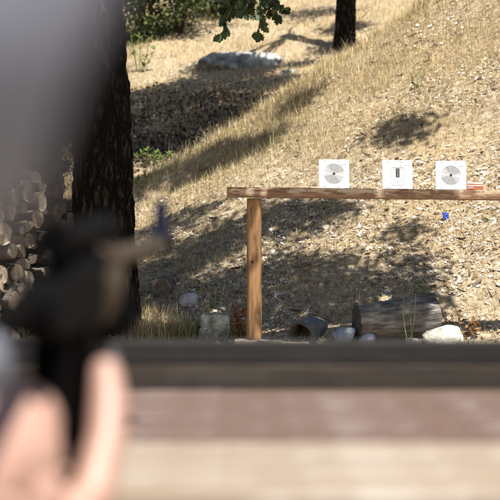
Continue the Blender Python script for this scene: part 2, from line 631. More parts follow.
def flat_bits(name, x, y, size, aspect, mat, lift=.012, tilt=.5, zoff=None):
    n = len(x)
    z = H(x, y) + CAMZ + rng.uniform(.002, lift, n)
    # local slope
    e = .02
    nxv = -(H(x + e, y) - H(x - e, y)) / (2 * e)
    nyv = -(H(x, y + e) - H(x, y - e)) / (2 * e)
    nr = np.stack([nxv, nyv, np.ones(n)], 1) + rng.normal(0, tilt, (n, 3)) * np.array([1, 1, .3])
    nr /= np.linalg.norm(nr, axis=1)[:, None]
    a = rng.normal(0, 1, (n, 3))
    t = np.cross(nr, a); t /= np.linalg.norm(t, axis=1)[:, None]
    b = np.cross(nr, t)
    c = np.stack([x, y, z], 1)
    s = size[:, None]; w = s * aspect[:, None]
    cup = nr * s * rng.uniform(-.1, .35, n)[:, None]
    Vv = np.stack([c - t * s + cup, c - t * s * .35 - b * w, c + t * s * .45 - b * w * .9, c + t * s + cup,
                   c + t * s * .4 + b * w, c - t * s * .4 + b * w * .9], 1).reshape(-1, 3)
    k = np.arange(n)[:, None] * 6
    Q = np.concatenate([k + [0, 1, 2, 3], k + [0, 3, 4, 5]], 1).reshape(-1)
    return mesh_np(name, Vv, Q, 4, mat)


x, y = scatter_xy(95000, 9.7, 14.6)
pxs = 250 + F * x / y
cov = np.clip((fbm(x * 2.0, y * 2.0, 55) - .36) * 5, .1, 1) * np.clip(1.15 - (y - 10) / 5.5, .12, 1) * np.where(pxs > 250, 1, .75)
x, y = thin(x, y, cov)
n = len(x)
lit = flat_bits('leaf_litter', x, y, np.minimum(rng.gamma(1.35, .0043, n) + .0022, .024), rng.uniform(.3, .8, n), M_litter)
tag(lit, 'pale and brown fallen leaves and chips on the near slope', 'leaf litter', kind='stuff')
x, y = scatter_xy(2600, 9.7, 14.4)
n = len(x)
tw = flat_bits('fallen_twigs', x, y, np.minimum(rng.gamma(2, .012, n) + .01, .05), rng.uniform(.035, .08, n), M_twig, .02, .25)
tag(tw, 'dead twigs scattered on the slope', 'twigs', kind='stuff')


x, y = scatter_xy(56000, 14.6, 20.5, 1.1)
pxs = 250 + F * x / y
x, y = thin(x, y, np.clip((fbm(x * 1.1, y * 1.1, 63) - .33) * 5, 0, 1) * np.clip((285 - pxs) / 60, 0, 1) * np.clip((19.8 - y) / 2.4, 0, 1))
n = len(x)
hl = flat_bits('hollow_shade_leaves', x, y, rng.uniform(.012, .03, n), rng.uniform(.35, .6, n), leafy('shade_dark_leaf', [(0, (.02, .015, .010)), (.7, (.06, .044, .03)), (1, (.17, .14, .10))], .05, .9), .05, .5)  # dark leaf colour stands in for the hollow's deep shade
tag(hl, 'dark leaf bits added to deepen the shade in the hollow behind the crest', 'leaf litter', kind='stuff')


# pebbles
def pebbles(name, x, y, size, mat):
    b = bmesh.new()
    bmesh.ops.create_icosphere(b, subdivisions=1, radius=1)
    bv = np.array([v.co[:] for v in b.verts]); bf = np.array([[v.index for v in f.verts] for f in b.faces])
    b.free()
    n = len(x); m = len(bv)
    sc = size[:, None, None] * rng.uniform(.45, 1.2, (n, 1, 3)) * np.array([1, 1, .6]) * rng.uniform(.65, 1.25, (n, m, 1))
    a = rng.uniform(0, 6.28, n)
    rot = np.zeros((n, 3, 3)); rot[:, 0, 0] = np.cos(a); rot[:, 0, 1] = -np.sin(a); rot[:, 1, 0] = np.sin(a); rot[:, 1, 1] = np.cos(a); rot[:, 2, 2] = 1
    v = np.einsum('nij,nmj->nmi', rot, bv[None] * sc) + np.stack([x, y, H(x, y) + CAMZ + size * .1], 1)[:, None, :]
    f = (bf[None] + (np.arange(n) * m)[:, None, None]).reshape(-1)
    return mesh_np(name, v.reshape(-1, 3), f, 3, mat)


M_pebble = leafy('pebble', [(0, (.16, .14, .12)), (.5, (.36, .33, .29)), (1, (.66, .64, .60))], 0, .9)
x, y = scatter_xy(2600, 9.7, 14)
x, y = thin(x, y, np.clip((fbm(x * 1.6, y * 1.6, 77) - .35) * 4, .05, 1))
pe = pebbles('gravel', x, y, np.minimum(rng.gamma(2.5, .003, len(x)) + .003, .014), M_pebble)
tag(pe, 'small pale stones strewn over the near slope', 'gravel', kind='stuff')


# ------------------------------------------------------------------ leaves and trees
def leaf_cloud(pos, size, aspect=.45, droop=0.0):
    """six-cornered leaves at pos; returns V, Q"""
    n = len(pos)
    nr = rng.normal(0, 1, (n, 3)) + np.array([0, 0, .6])
    nr /= np.linalg.norm(nr, axis=1)[:, None]
    a = rng.normal(0, 1, (n, 3)) + np.array([0, 0, -droop])
    t = a - nr * np.sum(a * nr, 1)[:, None]
    t /= np.linalg.norm(t, axis=1)[:, None]
    b = np.cross(nr, t)
    s = size[:, None] * .5; w = s * aspect
    cup = nr * s * rng.uniform(-.25, .25, n)[:, None]
    c = pos
    Vv = np.stack([c - t * s + cup, c - t * s * .4 - b * w, c + t * s * .35 - b * w, c + t * s + cup,
                   c + t * s * .35 + b * w, c - t * s * .4 + b * w], 1).reshape(-1, 3)
    k = np.arange(n)[:, None] * 6
    Q = np.concatenate([k + [0, 1, 2, 3], k + [0, 3, 4, 5]], 1).reshape(-1)
    return Vv, Q


def trunk_mesh(name, base, top, r0, r1, mat, parent, n=160, m=220, flare=.35, furrow=.018, lean=(0, 0)):
    zz = np.linspace(0, 1, m)
    V = []
    for j, t in enumerate(zz):
        c = base.lerp(top, t)
        hgt = (top - base).length * t
        r = r0 + (r1 - r0) * t + r0 * flare * math.exp(-hgt * 4.5)
        c = c + Vector((.03 * math.sin(t * 5), .02 * math.sin(t * 7 + 1), 0))
        for k in range(n):
            a = 2 * math.pi * k / n
            q = Vector((math.cos(a) * 4.5, math.sin(a) * 4.5, hgt * 4.0))
            f = mnoise.noise(q * 1.0)
            g = mnoise.noise(q * 2.3 + Vector((5, 3, 1)))
            rid = (1 - abs(f) * 2.2) * .6 + (1 - abs(g) * 2.2) * .4
            big = mnoise.noise(Vector((math.cos(a), math.sin(a), hgt * .8)))
            rr = r * (1 + .07 * big) - furrow * max(rid, 0) + .004 * mnoise.noise(q * 7)
            V.append((c.x + math.cos(a) * rr, c.y + math.sin(a) * rr, c.z))
    ii = np.arange(m * n).reshape(m, n)
    nx_ = np.roll(ii, -1, 1)
    Q = np.stack([ii[:-1], nx_[:-1], nx_[1:], ii[1:]], -1).reshape(-1)
    return mesh_np(name, V, Q, 4, mat, parent, True)


def clump_from_shade(px, py, r, h):
    p = hit(px, py)
    return p + S * (h / S.z), r


def limb_to(mb, a, b, r):
    a = Vector(a); b = Vector(b)
    pts = []
    for i in range(6):
        t = i / 5
        p = a.lerp(b, t) + Vector((0, 0, .25 * math.sin(math.pi * t)))
        p += Vector((mnoise.noise(p * 2), mnoise.noise(p * 2 + Vector((9, 0, 0))), 0)) * .12 * math.sin(math.pi * t)
        pts.append(p)
    mb.tube(pts, [r * (1 - .75 * i / 5) for i in range(6)], 7)


def keep_sun(pos):
    """prunes leaves whose shade would fall on the targets, the rail and (mostly) the post, which stand in full sun"""
    t = (pos[:, 1] - 9.985) / S.y
    x = pos[:, 0] - S.x * t; z = pos[:, 2] - S.z * t - CAMZ
    k = pos[:, 1] < 9.985
    tg = k & (x > .25) & (x < 1.6) & (z > .30) & (z < .64)
    bm_ = k & (x > -.16) & (x < 1.7) & (z > .27) & (z < .40) & (rng.uniform(0, 1, len(x)) < .8)
    ps = k & (x > -.06) & (x < .10) & (z > -.6) & (z < .34) & (rng.uniform(0, 1, len(x)) < .85)
    drop = tg | bm_ | ps
    for (px, py, rad) in ((160, 326, .13), (148, 318, .07), (190, 300, .05), (217, 312, .06), (441, 336, .12), (160, 286, .04), (60, 170, .16), (52, 200, .16), (30, 220, .16),
                          (40, 240, .16), (15, 260, .16), (60, 230, .1), (222, 46, .2), (240, 46, .2), (258, 46, .2), (272, 47, .2), (345, 336, .04), (385, 300, .05), (415, 312, .04), (372, 312, .03)):
        q = hit(px, py) if px > 80 else P(px, py, 10.9)
        if py < 60:
            q = hit(245, 66) + Vector(((px - 245) / 90, .2, .15))
        t = (pos[:, 2] - q.z) / S.z
        drop |= (np.hypot(pos[:, 0] - S.x * t - q.x, pos[:, 1] - S.y * t - q.y) < rad) & (rng.uniform(0, 1, len(t)) < (1.0 if py < 60 else .94))
    return pos[~drop]


def tree_with_shade(root, attach, spec, leaf=.065, mat=M_oak, limb_r=.06):
    allp = []
    for (px, py, r, n, h) in spec:
        c, r = clump_from_shade(px, py, r, h)
        if r > .3:
            lb = MB(); limb_to(lb, attach, c, limb_r * (1 if root.location.y < 12 else .45) * min(1, .4 + r * .6)); lb.build('limb', M_limb, root)
        n = int(n * (2.9 if root.location.y < 12 else 3.6))
        nsub = max(3, int(n / 26))
        # twigs bearing leaves
        ang = rng.uniform(0, 2 * np.pi, nsub); rad = r * np.sqrt(rng.uniform(0, 1, nsub))
        sub = np.stack([c.x + rad * np.cos(ang), c.y + rad * np.sin(ang), c.z + rng.normal(0, .12 + .22 * r, nsub)], 1)
        for q in sub:
            k = max(4, int(n / nsub))
            allp.append(q + rng.normal(0, 1, (k, 3)) * np.array([.085, .085, .06]))
    pos = keep_sun(np.concatenate(allp))
    Vv, Q = leaf_cloud(pos, rng.uniform(.7, 1.25, len(pos)) * leaf, .5)
    return mesh_np('crown', Vv, Q, 4, mat, root)


# big oak on the left
tb = Vector(((104 - 250) / F * 10.7, 10.7, 0)); tb.z = gz(tb.x, tb.y) - .1
ttop = Vector((tb.x - .12, 10.65, CAMZ + 3.2))
oak = tag(empty('oak_tree', tb), 'thick dark furrowed oak trunk beside the woodpile', 'tree')
inv = Matrix.Translation(-tb)


def child_fix(root):
    """children were built in world coordinates"""
    for c in root.children:
        if c.type == 'MESH':
            c.matrix_parent_inverse = Matrix.Translation(root.location).inverted()


trunk_mesh('trunk', tb, ttop, .20, .15, M_bark, oak, 170, 300, .5, .03)
spec_near = [
    # px, py of the ground shaded, radius, leaves, height above that ground
    (105, 300, .55, 900, 3.9), (60, 330, .5, 500, 3.8), (110, 200, .4, 600, 4.4), (120, 330, .4, 500, 3.8), (95, 250, .5, 800, 4.3), (130, 290, .45, 600, 4.2),
    (160, 262, .33, 420, 4.0), (205, 255, .33, 420, 3.9), (185, 222, .22, 190, 4.4), (232, 232, .26, 260, 4.1),
    (165, 300, .22, 220, 3.8), (200, 300, .28, 330, 3.8), (225, 325, .25, 290, 3.7), (190, 322, .2, 200, 3.7),
    (240, 285, .3, 360, 3.9), (275, 300, .28, 330, 3.8), (300, 320, .28, 340, 3.8), (285, 265, .24, 230, 4.0),
    (318, 290, .2, 190, 3.9), (300, 222, .26, 260, 4.2), (330, 212, .14, 100, 4.2), (270, 215, .22, 190, 4.2),
    (335, 268, .16, 120, 3.9), (360, 285, .14, 100, 3.8), (350, 318, .2, 200, 3.7), (385, 305, .2, 220, 3.7),
    (415, 305, .15, 140, 3.7), (402, 272, .15, 130, 3.8), (410, 236, .1, 60, 4.0), (420, 288, .1, 70, 3.8),
    (365, 335, .22, 220, 3.7), (400, 332, .2, 200, 3.7), (262, 338, .3, 320, 3.7),
]
tree_with_shade(oak, ttop, spec_near)
child_fix(oak)

# hanging spray of oak leaves in front of the boulder: a branch of the big oak
def lobed_leaf(mb, c, t, nrm, L):
    t = t.normalized(); b = nrm.cross(t).normalized(); nrm = t.cross(b)
    prof = [(0, .03), (.1, .13), (.18, .10), (.28, .27), (.37, .17), (.5, .36), (.6, .2), (.74, .30), (.82, .15), (.93, .12), (1, .0)]
    up = [c + t * (u * L) + b * (w * L) + nrm * (abs(w) * L * .25) for u, w in prof]
    dn = [c + t * (u * L) - b * (w * L) + nrm * (abs(w) * L * .25) for u, w in prof[:-1]]
    mid = [c + t * (u * L) for u, w in prof]
    for i in range(len(prof) - 1):
        mb.poly([mid[i], up[i], up[i + 1], mid[i + 1]] if i < len(prof) - 2 else [mid[i], up[i], mid[i + 1]])
        d1 = dn[i + 1] if i < len(prof) - 2 else mid[i + 1]
        mb.poly([mid[i], mid[i + 1], d1, dn[i]] if i < len(prof) - 2 else [mid[i], mid[i + 1], dn[i]])


br = MB(); lv = MB()
D0 = 9.6
start = P(262, -120, D0)
sprays = [[(262, -120), (256, -60), (246, -25), (236, -4), (229, 14), (222, 34)],
          [(256, -60), (258, -25), (260, 0), (261, 16), (258, 32)],
          [(262, -120), (272, -60), (276, -25), (277, -5), (277, 14)],
          [(246, -25), (240, -10), (232, 2), (224, 8)],
          [(258, -25), (252, -8), (247, 3), (244, 11)],
          [(272, -60), (268, -20), (268, 0), (269, 10)],
         [(262, -120), (262, -40), (266, -10), (274, 3), (283, 9)],
         [(256, -60), (250, -20), (240, -4), (232, -2), (226, 2)],
         [(256, -60), (255, -20), (254, -6), (252, 6)]]
for si, s in enumerate(sprays):
    pts = [P(px, py, D0 + .06 * math.sin(si * 2.1 + i)) for i, (px, py) in enumerate(s)]
    br.tube(pts, [.008 * (1 - .13 * i) for i in range(len(pts))], 6)
    for a, b in zip(pts, pts[1:]):
        k = max(3, int((b - a).length / .013))
        for j in range(k):
            c = a.lerp(b, j / k)
            if c.z > CAMZ + 2.1:
                continue
            tdir = (b - a).normalized() * .6 + Vector((random.uniform(-1, 1), random.uniform(-.8, .8), random.uniform(-.9, .3)))
            lobed_leaf(lv, c, tdir, Vector((random.uniform(-.7, .7), -1, random.uniform(-.4, .9))).normalized(), random.uniform(.045, .075))
    for j in range(5):
        tdir = (pts[-1] - pts[-2]).normalized() + Vector((random.uniform(-1.1, 1.1), random.uniform(-.5, .5), random.uniform(-.4, .3)))
        lobed_leaf(lv, pts[-1], tdir, Vector((random.uniform(-.6, .6), -1, random.uniform(-.3, .7))).normalized(), random.uniform(.04, .065))
limb_to(br, ttop, start, .03)
bo = br.build('hanging_branch', M_limb, oak)
lo = lv.build('hanging_leaves', M_oak, bo)
# canopy above the spray, keeps it dark
cpos = []
for k in range(150):
    q = np.array([start.x - .02, D0, start.z - .1]) + np.array(S) * .42 + rng.normal(0, 1, 3) * np.array([.24, .22, .1])
    cpos.append(q + rng.normal(0, 1, (16, 3)) * np.array([.08, .08, .05]))
cpos = keep_sun(np.concatenate(cpos))
Vv, Q = leaf_cloud(cpos, rng.uniform(.05, .08, len(cpos)), .5)
mesh_np('leaf_cluster', Vv, Q, 4, M_oak, bo)
bo.matrix_parent_inverse = Matrix.Translation(oak.location).inverted()

# rear oak
rb = hit(343, 50)
rb = Vector((rb.x + .01, rb.y, rb.z - .08))
rear = tag(empty('oak_tree', rb), 'slimmer dark oak trunk standing on the crest of the slope', 'tree')
rtop = rb + Vector((.05, .1, 3.4))
trunk_mesh('trunk', rb, rtop, .125, .105, M_bark, rear, 110, 150, .28, .02)
spec_far = [
    (140, 150, .5, 700, 3.6), (170, 130, .55, 800, 3.6), (200, 120, .5, 700, 3.4), (150, 110, .55, 800, 3.5),
    (180, 100, .45, 600, 3.4), (225, 100, .45, 620, 3.3), (255, 88, .4, 520, 3.2), (215, 80, .4, 420, 3.2),
    (280, 78, .3, 320, 3.2), (235, 75, .3, 300, 3.2), (135, 95, .4, 420, 3.4), (120, 130, .6, 800, 3.6), (200, 150, .25, 240, 3.4),
    (343, 30, .3, 420, 3.0), (343, 46, .25, 420, 3.2), (335, 52, .2, 200, 3.3), (262, 140, .14, 90, 3.6), (298, 103, .12, 80, 3.6), (225, 165, .16, 130, 3.6),
    (196, 166, .16, 140, 3.6), (210, 172, .18, 170, 3.6), (160, 175, .2, 160, 3.7), (412, 133, .11, 90, 3.6), (390, 128, .07, 40, 3.6), (310, 14, .35, 200, 3.4), (335, 12, .3, 160, 3.4),
    (300, 65, .18, 130, 3.2), (215, 68, .3, 420, 3.2), (245, 70, .3, 420, 3.2), (275, 84, .2, 260, 3.2), (160, 150, .3, 420, 3.5), (230, 112, .22, 300, 3.3), (185, 88, .3, 420, 3.4), (250, 150, .12, 70, 3.5),
]
tree_with_shade(rear, rtop, spec_far, .07)
# small dead twigs on the rear trunk
for (a, b) in (((362, 18), (372, 9)), ((361, 33), (378, 28)), ((329, 30), (320, 36))):
    A = P(a[0], a[1], rb.y); B = P(b[0], b[1], rb.y - .05)
    tm = MB(); tm.tube([A, A.lerp(B, .5) + Vector((0, 0, .01)), B], [.006, .004, .002], 5); tm.build('dead_twig', M_limb, rear)
child_fix(rear)


# ------------------------------------------------------------------ shrubs
def shrub(px, py, w, h, n, label, mat=M_shrub, leaf=.055, dens=1.0):
    p = hit(px, py)
    root = tag(empty('shrub', p), label, 'shrub', 'shrubs at the top of the slope')
    mb = MB()
    pos = []
    for k in range(9):
        a = random.uniform(0, 6.28)
        e = p + Vector((math.cos(a) * w * random.uniform(.1, .8), math.sin(a) * w * random.uniform(.1, .7), h * random.uniform(.5, 1)))
        mb.tube([p - Vector((0, 0, .1)), p.lerp(e, .5) + Vector((0, 0, h * .08)), e], [.02, .012, .005], 6)
    ncl = 60
    for k in range(ncl):
        v = rng.normal(0, 1, 3); v /= np.linalg.norm(v)
        rr = rng.uniform(.45, 1.0)
        c = np.array([p.x, p.y, p.z + h * .5]) + v * rr * np.array([w, w * .8, h * .55])
        c[2] = max(c[2], p.z + .02)
        m = int(n / ncl * rng.uniform(.5, 1.5))
        pos.append(c + rng.normal(0, 1, (m, 3)) * np.array([.13, .13, .10]))
    pos = np.concatenate(pos)
    Vv, Q = leaf_cloud(pos, rng.uniform(.6, 1.3, len(pos)) * leaf, .5)
    mesh_np('foliage', Vv, Q, 4, mat, root)
    mb.build('stems', M_limb, root)
    child_fix(root)
    return root


shrub(142, 42, .65, 1.5, 4400, 'dark leafy shrub just right of the blurred head, left of the others')
shrub(180, 33, .8, 1.6, 5200, 'dark round shrub in the middle of the row at the slope top')
shrub(214, 16, .75, 1.4, 4200, 'dark shrub highest up the slope, above the hanging oak leaves')
shrub(95, 45, .9, 1.8, 4500, 'big dark shrub mostly behind the oak trunk')


def sprig(name, base, stems, label, cat, mat=M_fresh, leaf=.04, nleaf=10, group=None, flower=None, stem_r=.003):
    root = tag(empty(name, base), label, cat, group)
    mb = MB(); lf = MB(); fl = MB(); nfl = 0
    for (dx, dy, hh, bend) in stems:
        tip = base + Vector((dx, dy, hh))
        midp = base.lerp(tip, .55) + Vector((bend, 0, 0))
        pts = [base + Vector((dx * .1, dy * .1, -.02)), midp, tip]
        pp = [pts[0].lerp(pts[1], t).lerp(pts[1].lerp(pts[2], t), t) for t in [i / 6 for i in range(7)]]
        mb.tube(pp, [stem_r * (1 - .1 * i) for i in range(7)], 5)
        for j in range(nleaf):
            t = random.uniform(.1, 1)
            i = min(5, int(t * 6)); c = pp[i].lerp(pp[i + 1], t * 6 - i)
            td = Vector((random.uniform(-1, 1), random.uniform(-1, 1), random.uniform(-.1, .9))).normalized()
            nn = Vector((random.uniform(-.5, .5), random.uniform(-.8, .2), 1)).normalized()
            L = leaf * random.uniform(.6, 1.2)
            b = nn.cross(td).normalized()
            lf.poly([c, c + td * L * .3 + b * L * .22, c + td * L * .7 + b * L * .2, c + td * L, c + td * L * .7 - b * L * .2, c + td * L * .3 - b * L * .22])
        if flower and hh >= flower:
            nfl += 1
            for q in range(7):
                fl.ball(tip + Vector((random.uniform(-.008, .008), random.uniform(-.008, .008), random.uniform(-.002, .012))), .006, (1, 1, .7), None, 1)
    mb.build('stems', M_stem, root)
    if nleaf:
        lf.build('leaves', mat, root)
    else:
        lf.bm.free()
    if nfl:
        fl.build('flower_head', M_flower, root)
    else:
        fl.bm.free()
    child_fix(root)
    return root


b0 = hit(139, 72)
sprig('sapling', b0, [(.0, 0, .45, .02), (.12, -.05, .4, .05), (-.1, 0, .5, -.03), (.2, 0, .3, .03)], 'small bright green sapling beside the top of the oak trunk', 'sapling', M_fresh, .075, 16, None, None, .006)
b0 = hit(150, 166)
sprig('green_weed', b0, [(.05, 0, .12, .02), (-.08, 0, .14, -.02), (.12, .03, .1, .02), (-.02, -.05, .16, .0), (.18, 0, .12, .05), (-.14, 0, .1, -.02)], 'low broad leaved green weed in the shade right of the oak', 'weed', M_fresh, .06, 12)
b0 = hit(143, 190)
sprig('green_weed', b0, [(.02, 0, .12, .02), (-.05, 0, .1, -.02), (.06, .03, .14, .02)], 'small yellow green weed touching the right edge of the oak trunk', 'weed', M_fresh, .05, 10)
b0 = hit(212, 338)
sprig('flowering_weed', b0, [(-.07, -.02, .37, -.03), (.02, 0, .30, -.03), (.08, 0, .34, .0), (.12, -.02, .22, .04), (-.12, 0, .16, -.02), (.03, -.03, .14, .0)], 'thin weed with a white flower head rising by the lichen covered block', 'weed', M_shrub, .045, 7, None, .36)
b0 = hit(408, 343)
sprig('dry_weed', b0 + Vector((0, -.1, 0)), [(-.03, 0, .28, -.035), (.035, 0, .29, .015), (.0, 0, .16, .02)], 'two thin green stalks standing in front of the fallen log', 'weed', M_shrub, .03, 3, None, None, .0035)
b0 = hit(362, 150)
b0 = hit(422, 300)
sprig('green_weed', hit(422, 296), [(.03, 0, .07, .01), (-.04, 0, .06, 0), (.0, -.02, .08, 0)], 'tiny green weed on the sunlit slope right of the log', 'weed', M_fresh, .035, 6)
sprig('green_weed', hit(417, 88), [(.05, 0, .09, .01), (-.05, 0, .08, 0), (.0, -.02, .1, 0)], 'tiny dull green weed high on the sunlit slope', 'weed', M_straw_green, .045, 8)
# rust-red dead fern beside the post
b0 = hit(238, 338)
sprig('dead_fern', b0, [(.0, 0, .2, .01), (.03, 0, .16, .02), (-.03, 0, .18, -.02), (.02, .03, .12, 0), (-.02, -.02, .1, 0)], 'rust red dead fern beside the foot of the post', 'dead plant', M_fern, .05, 22)
sprig('dead_fern', hit(468, 338), [(.04, 0, .1, .01), (.0, 0, .08, .02), (-.05, 0, .1, -.02), (.07, .03, .08, 0)], 'low brown dead plant right of the pale rock', 'dead plant', M_fern, .04, 12)


def tuft(name, px, py, n, spread, ln, label, mat=M_straw):
    p = hit(px, py)
    x = p.x + rng.normal(0, spread, n); y = p.y + rng.normal(0, spread * .6, n)
    root = tag(empty(name, p), label, 'grass tuft', 'dry grass tufts')
    blades('grass_blades', x, y, rng.uniform(.4, 1, n) * ln, rng.uniform(.002, .004, n), .5, mat, .8, root)
    child_fix(root)


tuft('grass_tuft', 160, 336, 900, .10, .2, 'sunlit dry grass tuft at the foot of the slope left of the lichen block')
tuft('grass_tuft', 185, 338, 400, .07, .16, 'half green grass tuft touching the lichen block', M_straw_green)
tuft('grass_tuft', 150, 318, 300, .07, .15, 'dry grass tuft against the base of the oak')
tuft('grass_tuft', 240, 338, 200, .05, .14, 'thin green grass tuft behind the foot of the post', M_straw_green)


# ------------------------------------------------------------------ stones
def rock(name, c, size, label, mat, cat='stone', seed=0, rough=.3, sub=4, flat=None, group=None, rot=0):
    b = bmesh.new()
    bmesh.ops.create_icosphere(b, subdivisions=sub, radius=1)
    off = Vector((seed * 7.3, seed * 3.1, seed))
    fr_ = random.Random(seed)
    cuts = []
    for k in range(0 if 'block' in name else 11):
        pn = Vector((fr_.gauss(0, 1), fr_.gauss(0, 1), fr_.gauss(0, 1) + .25)).normalized()
        cuts.append((pn, fr_.uniform(.62, .86)))
    for v in b.verts:
        n = v.co.normalized()
        # push towards a blocky form
        mx = max(abs(n.x), abs(n.y), abs(n.z))
        q = n.lerp(n / mx, .55 if 'block' in name else .22)
        d = 1 + rough * mnoise.noise(n * 1.4 + off) + rough * .5 * mnoise.noise(n * 3.2 + off) + rough * .3 * abs(mnoise.noise(n * 6 + off)) + rough * .1 * mnoise.noise(n * 17 + off)
        q = q * (1 + (d - 1) * .55)
        for pn, lim in cuts:
            ov = q.dot(pn) - lim
            if ov > 0:
                q = q - pn * ov * .9
        q = q * (1.12 + .035 * mnoise.noise(n * 9 + off) + .02 * mnoise.noise(n * 22 + off))
        v.co = Vector((q.x * size[0], q.y * size[1], q.z * size[2]))
        if flat is not None and v.co.z > flat:
            v.co.z = flat + (v.co.z - flat) * .25
    bmesh.ops.rotate(b, cent=(0, 0, 0), matrix=Matrix.Rotation(rot, 3, 'Z'), verts=b.verts)
    me = bpy.data.meshes.new(name)
    b.to_mesh(me); b.free()
    o = link(name, me, mat)
    o.location = c
    return tag(o, label, cat, group)


p = hit(245, 66)
rock('boulder', p + Vector((0, .2, .02)), (.46, .3, .17), 'large low grey white boulder lying on the far grassy slope', M_boulder, 'boulder', 3, .35, 5, .14, None, .1)
p = hit(290, 74)
rock('boulder', p + Vector((0, .1, .0)), (.12, .1, .08), 'small grey boulder just right of the large one', M_boulder, 'boulder', 5, .35)
p = hit(217, 336)
rock('stone_block', p + Vector((-.01, .02, .055)), (.088, .07, .082), 'square pale stone block covered with green lichen, by the weed', M_lichenblock, 'stone', 8, .16, 4, .075)
p = hit(345, 342)
rock('stone', p + Vector((0, 0, .035)), (.072, .06, .05), 'larger blue grey stone in front of the log end', M_bluestone, 'stone', 11, .2, 4, .042)
p = hit(367, 345)
rock('stone', p + Vector((0, -.03, .03)), (.055, .05, .04), 'smaller blue grey stone below the fallen log', M_bluestone, 'stone', 13, .2, 4, .036)
p = hit(441, 347)
rock('stone', p + Vector((0, -.03, .045)), (.105, .08, .085), 'pale pointed limestone rock right of the fallen log', M_whiterock, 'stone', 21, .35, 4, None)
p = hit(190, 304)
rock('stone', p + Vector((0, 0, .025)), (.06, .06, .05), 'pale grey stone in the shade near the oak', M_whiterock, 'stone', 27, .3, 4)
p = hit(414, 345)
rock('stone', p + Vector((0, -.03, .01)), (.05, .04, .03), 'low tan stone against the pale pointed rock', M_whiterock, 'stone', 31, .3, 3)



# ------------------------------------------------------------------ logs
def log_mesh(name, length, r, kind, seed, mats, n=26, wob=.08):
    """axis along local x, from 0 to length; kind round, half or quarter"""
    b = bmesh.new()
    if kind == 'round':
        prof = [(math.cos(2 * math.pi * k / n), math.sin(2 * math.pi * k / n), 0) for k in range(n)]
    elif kind == 'half':
        prof = [(math.cos(math.pi * k / (n // 2)), math.sin(math.pi * k / (n // 2)) - .35, 0) for k in range(n // 2 + 1)]
        prof += [(-1 + 2 * (k + 1) / 6, -.35, 1) for k in range(5)]
    else:
        m_ = n // 2
        prof = [(1.35 * math.cos(math.pi / 2 * k / m_) - .55, 1.35 * math.sin(math.pi / 2 * k / m_) - .55, 0) for k in range(m_ + 1)]
        prof += [(-.55, .8 - 1.35 * (k + 1) / 4, 1) for k in range(4)]
        prof += [(-.55 + 1.35 * (k + 1) / 4, -.55, 1) for k in range(3)]
    rings = []
    ns = 9
    off = Vector((seed * 3.7, seed * 1.3, 0))
    for i in range(ns):
        x = length * i / (ns - 1)
        ring = []
        for (a, c, flag) in prof:
            q = Vector((a, c, x * 3)) + off
            d = 1 + wob * mnoise.noise(q * 1.2) + wob * .6 * mnoise.noise(q * 3.5)
            jag = .012 * mnoise.noise(q * 5) if i in (0, ns - 1) else 0
            ring.append(b.verts.new((x + jag, a * r * d, c * r * d)))
        rings.append(ring)
    np_ = len(prof)
    for r0, r1 in zip(rings, rings[1:]):
        for k in range(np_):
            f = b.faces.new((r0[k], r0[(k + 1) % np_], r1[(k + 1) % np_], r1[k]))
            f.smooth = kind == 'round' or not (prof[k][2] or prof[(k + 1) % np_][2])
            f.material_index = 2 if (prof[k][2] or prof[(k + 1) % np_][2]) else 0
    for ring, x in ((rings[0][::-1], 0), (rings[-1], length)):
        f = b.faces.new(ring)
        f.material_index = 1
    bmesh.ops.recalc_face_normals(b, faces=b.faces)
    me = bpy.data.meshes.new(name)
    b.to_mesh(me); b.free()
    return link(name, me, mats)


# woodpile
A = Vector((-1.08, 11.3)); B = Vector((-1.62, 9.9))
dirv = (B - A).normalized()
nrm = Vector((-dirv.y, dirv.x))
if nrm.y > 0:
    nrm = -nrm
yaw = math.atan2(nrm.y, nrm.x)
row_words = ['bottom', 'second', 'third', 'fourth', 'fifth', 'sixth', 'seventh', 'eighth', 'ninth', 'tenth']
ord_words = ['first', 'second', 'third', 'fourth', 'fifth', 'sixth', 'seventh', 'eighth', 'ninth', 'tenth', 'eleventh', 'twelfth', 'thirteenth', 'fourteenth']
kinds = {'round': 'round', 'half': 'half split', 'quarter': 'wedge split'}
prng = random.Random(5)
length_line = (B - A).length
for rowi in range(10):
    pos = .03 + prng.uniform(0, .05)
    ci = 0
    maxlen = length_line - (0 if rowi < 6 else .05)
    while pos < maxlen:
        r = prng.uniform(.046, .068)
        pos += r
        kind = prng.choice(['round', 'round', 'half', 'round', 'quarter'])
        stick = prng.uniform(-.02, .07)
        q = A + dirv * pos
        base = gz(q.x, q.y) + .07 + rowi * .12
        topz = CAMZ + .62 - .2 * max(0, pos - .3)
        if base + r > topz + .04:
            pos += r; ci += 1
            continue
        L = prng.uniform(.33, .42)
        st = q + nrm * (stick - L)
        o = log_mesh('firewood_log', L, r, kind, rowi * 20 + ci, [M_logbark, M_cut, M_split], 30, .06)
        o.rotation_euler = (prng.uniform(0, 6.28), prng.uniform(-.09, .09), yaw - .14 + prng.uniform(-.22, .22))
        o.location = (st.x, st.y, base + prng.uniform(-.012, .012))
        word = {'round': 'round', 'half': 'half split', 'quarter': 'wedge split'}[kind]
        tag(o, f'{word} firewood log, {row_words[rowi]} row up of the woodpile, {ord_words[min(ci, 13)]} from the oak', 'firewood log', 'firewood logs stacked in the woodpile')
        pos += r
        ci += 1

